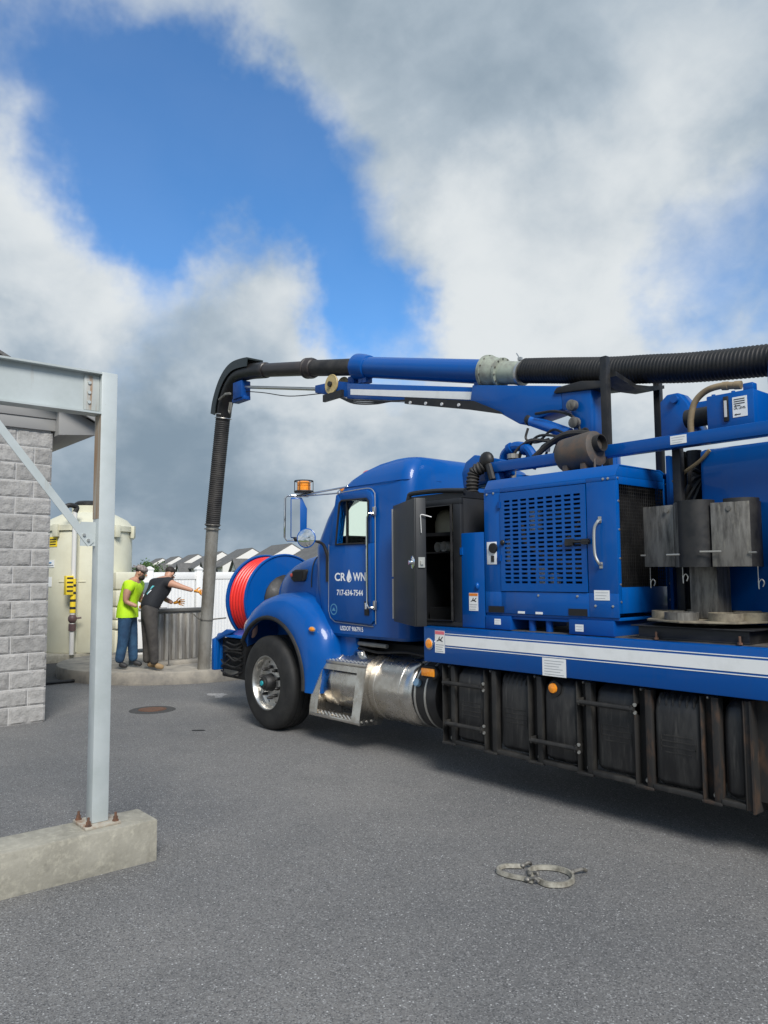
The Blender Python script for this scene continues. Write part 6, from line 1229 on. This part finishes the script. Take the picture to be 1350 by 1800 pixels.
hm2 = MB(); hm2.loft([[WA((.075 + dx + (rx + wv * math.sin(5 * a)) * math.cos(a), .02 + (ry + wv * math.cos(4 * a)) * math.sin(a), z)) for a in [2 * math.pi * i / 40 for i in range(40)]] for z, rx, ry, wv, dx in ((1.10, .150, .165, .0, .01), (1.02, .160, .185, .002, .0), (.93, .168, .205, .006, -.004), (.83, .172, .214, .010, -.008), (.828, .160, .200, .010, -.008), (.95, .14, .17, .0, 0))], cap=False); hm2.build('shirt_hem', LIME, pa, angle=60)
headgear(WA, pa, (.285, .02, 1.565), (.80, .05, -.38), CAPM, True, True)
hand(WA, (.32, -.19, 1.005), (.95, .15, -.2), (0, .3, -1), UP, GLOVE, pa, .8); hand(WA, (.41, .20, 1.05), (.9, -.2, -.2), (0, .3, -1), UP, GLOVE, pa, .8)
# worker in the black shirt, bent forward, one arm stretched to the right
JB = {'pelvis': ((-.05, .0, .92), .140), 'waist': ((-.03, .04, 1.06), .145), 'chest': ((.06, .14, 1.26), .155), 'collar': ((.13, .22, 1.42), .098), 'neck': ((.165, .27, 1.475), .060), 'skull': ((.20, .33, 1.535), (.088, .084)), 'crown': ((.195, .32, 1.60), (.070, .068)),
      'shR': ((.235, .10, 1.40), .080), 'slR': ((.32, .07, 1.37), .064), 'elR': ((.46, .05, 1.325), .048), 'wrR': ((.665, .03, 1.262), .033), 'shL': ((-.02, .30, 1.40), .080), 'slL': ((.0, .38, 1.25), .062), 'elL': ((.10, .40, 1.12), .046), 'wrL': ((.25, .33, 1.055), .033),
      'hipR': ((.01, -.08, .85), .108), 'knR': ((.065, -.09, .47), .078), 'anR': ((.095, -.10, .09), .062), 'hipL': ((-.09, .09, .85), .108), 'knL': ((-.085, .10, .47), .078), 'anL': ((-.09, .12, .09), .062), 'toR': ((.235, -.05, .045), .045), 'toL': ((.04, .21, .045), .045)}
pb, WB = person('person', (-11.93, 5.24, .2), 'worker in black t-shirt and grey trousers stretching an orange glove to the pipe', JB, EDG, [
    ('body', SKIN, BODY, 0.0), ('shirt', BLKCLOTH, ['pelvis', 'waist', 'chest', 'collar', 'shR', 'slR', 'shL', 'slL'], .020), ('trousers', TROUS, ['pelvis', 'waist', 'hipR', 'knR', 'anR', 'hipL', 'knL', 'anL'], .010),
    ('boot', BOOT, ['anR', 'toR'], -.006), ('boot', BOOT, ['anL', 'toL'], -.006)])
headgear(WB, pb, (.20, .33, 1.545), (.45, .60, -.55), None, False, True)
hand(WB, (.67, .03, 1.26), (.96, .05, -.22), (.2, -.2, -1), UP, GLOVE, pb, .15, 1.1); hand(WB, (.26, .33, 1.055), (.95, -.1, .1), (0, -.3, -1), UP, GLOVE, pb, .9, 1.1)

def print_on(root, pts, half, m_):
    """flat print laid on the shirt: a strip of points pulled onto the cloth"""
    sh = [c for c in root.children if c.name.startswith('shirt')][0]; off = ORIG[sh.name]; mb = MB(); rows = []
    for p in pts:
        c = WB(p); row = []
        for k in (-1, 0, 1):
            q = c + Vector(half) * k - off
            ok, loc, nr_, _ = bpy_closest(sh, q); row.append(loc + nr_ * .004 + off)
        rows.append(row)
    vs = [p for r_ in rows for p in r_]; fs = [(i * 3 + k, i * 3 + k + 1, i * 3 + k + 4, i * 3 + k + 3) for i in range(len(rows) - 1) for k in (0, 1)]
    mb.add(vs, fs); mb.build('shirt_print', m_, root)
from mathutils.bvhtree import BVHTree
BVH = {}
def bpy_closest(o, q):
    if o.name not in BVH: BVH[o.name] = BVHTree.FromPolygons([v.co.copy() for v in o.data.vertices], [tuple(p.vertices) for p in o.data.polygons])
    loc, nr_, i_, d_ = BVH[o.name].find_nearest(q); return True, loc, nr_, d_
TEALP = mat('teal_shirt_print', (0.10, 0.45, 0.48), 0.7)
print_on(pb, [(-.13 + .022 * i, -.12 + .012 * i, 1.27 + .020 * i) for i in range(7)], rh * .016 - UP * .014, TEALP)
print_on(pb, [(-.10 + .02 * i, -.13 + .012 * i, 1.24 + .018 * i) for i in range(5)], rh * .007 - UP * .007, LETTER)
# further hydraulic lines round the turret and the pump
rh2 = random.Random(9)
for k in range(7):
    x0, z0 = -4.45 + .06 * k, 2.62 + .03 * (k % 3); h = MB()
    h.tube(spline([(x0, 5.25 + .05 * k, z0), (x0 + .10, 5.28 + .04 * k, z0 + .16 + .05 * rh2.random()), (x0 + .28, 5.34 + .03 * k, z0 + .20 + .12 * rh2.random()), (-3.95 + .03 * k, 5.55, 2.78 + .05 * rh2.random())], 6), .012 + .004 * (k % 2), 7); h.build('hydraulic_line', HOSE if k % 3 else HOSEG, T)
for k in range(4):
    h = MB(); h.tube(spline([(-2.92 + .05 * k, 5.30, 1.9 + .12 * k), (-2.84 + .03 * k, 5.24, 2.05 + .1 * k), (-2.74, 5.26, 2.2 + .08 * k), (-2.69, 5.34, 2.4)], 5), .016, 7); h.build('hydraulic_line', HOSE, T)
for x, z in ((-4.30, 2.70), (-4.12, 2.76), (-3.98, 2.82)): MB().lathe([(.022, 0), (.022, .05), (.015, .05), (.015, .08)], (x, 5.40, z), (0.3, -.2, 1), 6).build('line_fitting', ZINC, T)

# unseen boxes added to block sun: cabinet behind the rack, tank under far deck
rc = MB(); rc.box(-1.66, 1.55, 4.66, 5.17, 1.264, 2.50); rco = rc.build('unseen_shade_cabinet', BLUE, T, bevel=0.02)
for x in (-1.60, -.55, .50): MB().box(x, x + .95, 4.648, 4.659, 1.32, 2.44).build('shade_cabinet_door', BLUE, rco, bevel=0.004)
far_light_block = MB(); far_light_block.box(-4.68, -2.15, 6.55, 7.06, .31, .93); far_light_block.build('poly_tank', POLY, T, bevel=0.05)  # added out of sight to keep light from coming under the truck
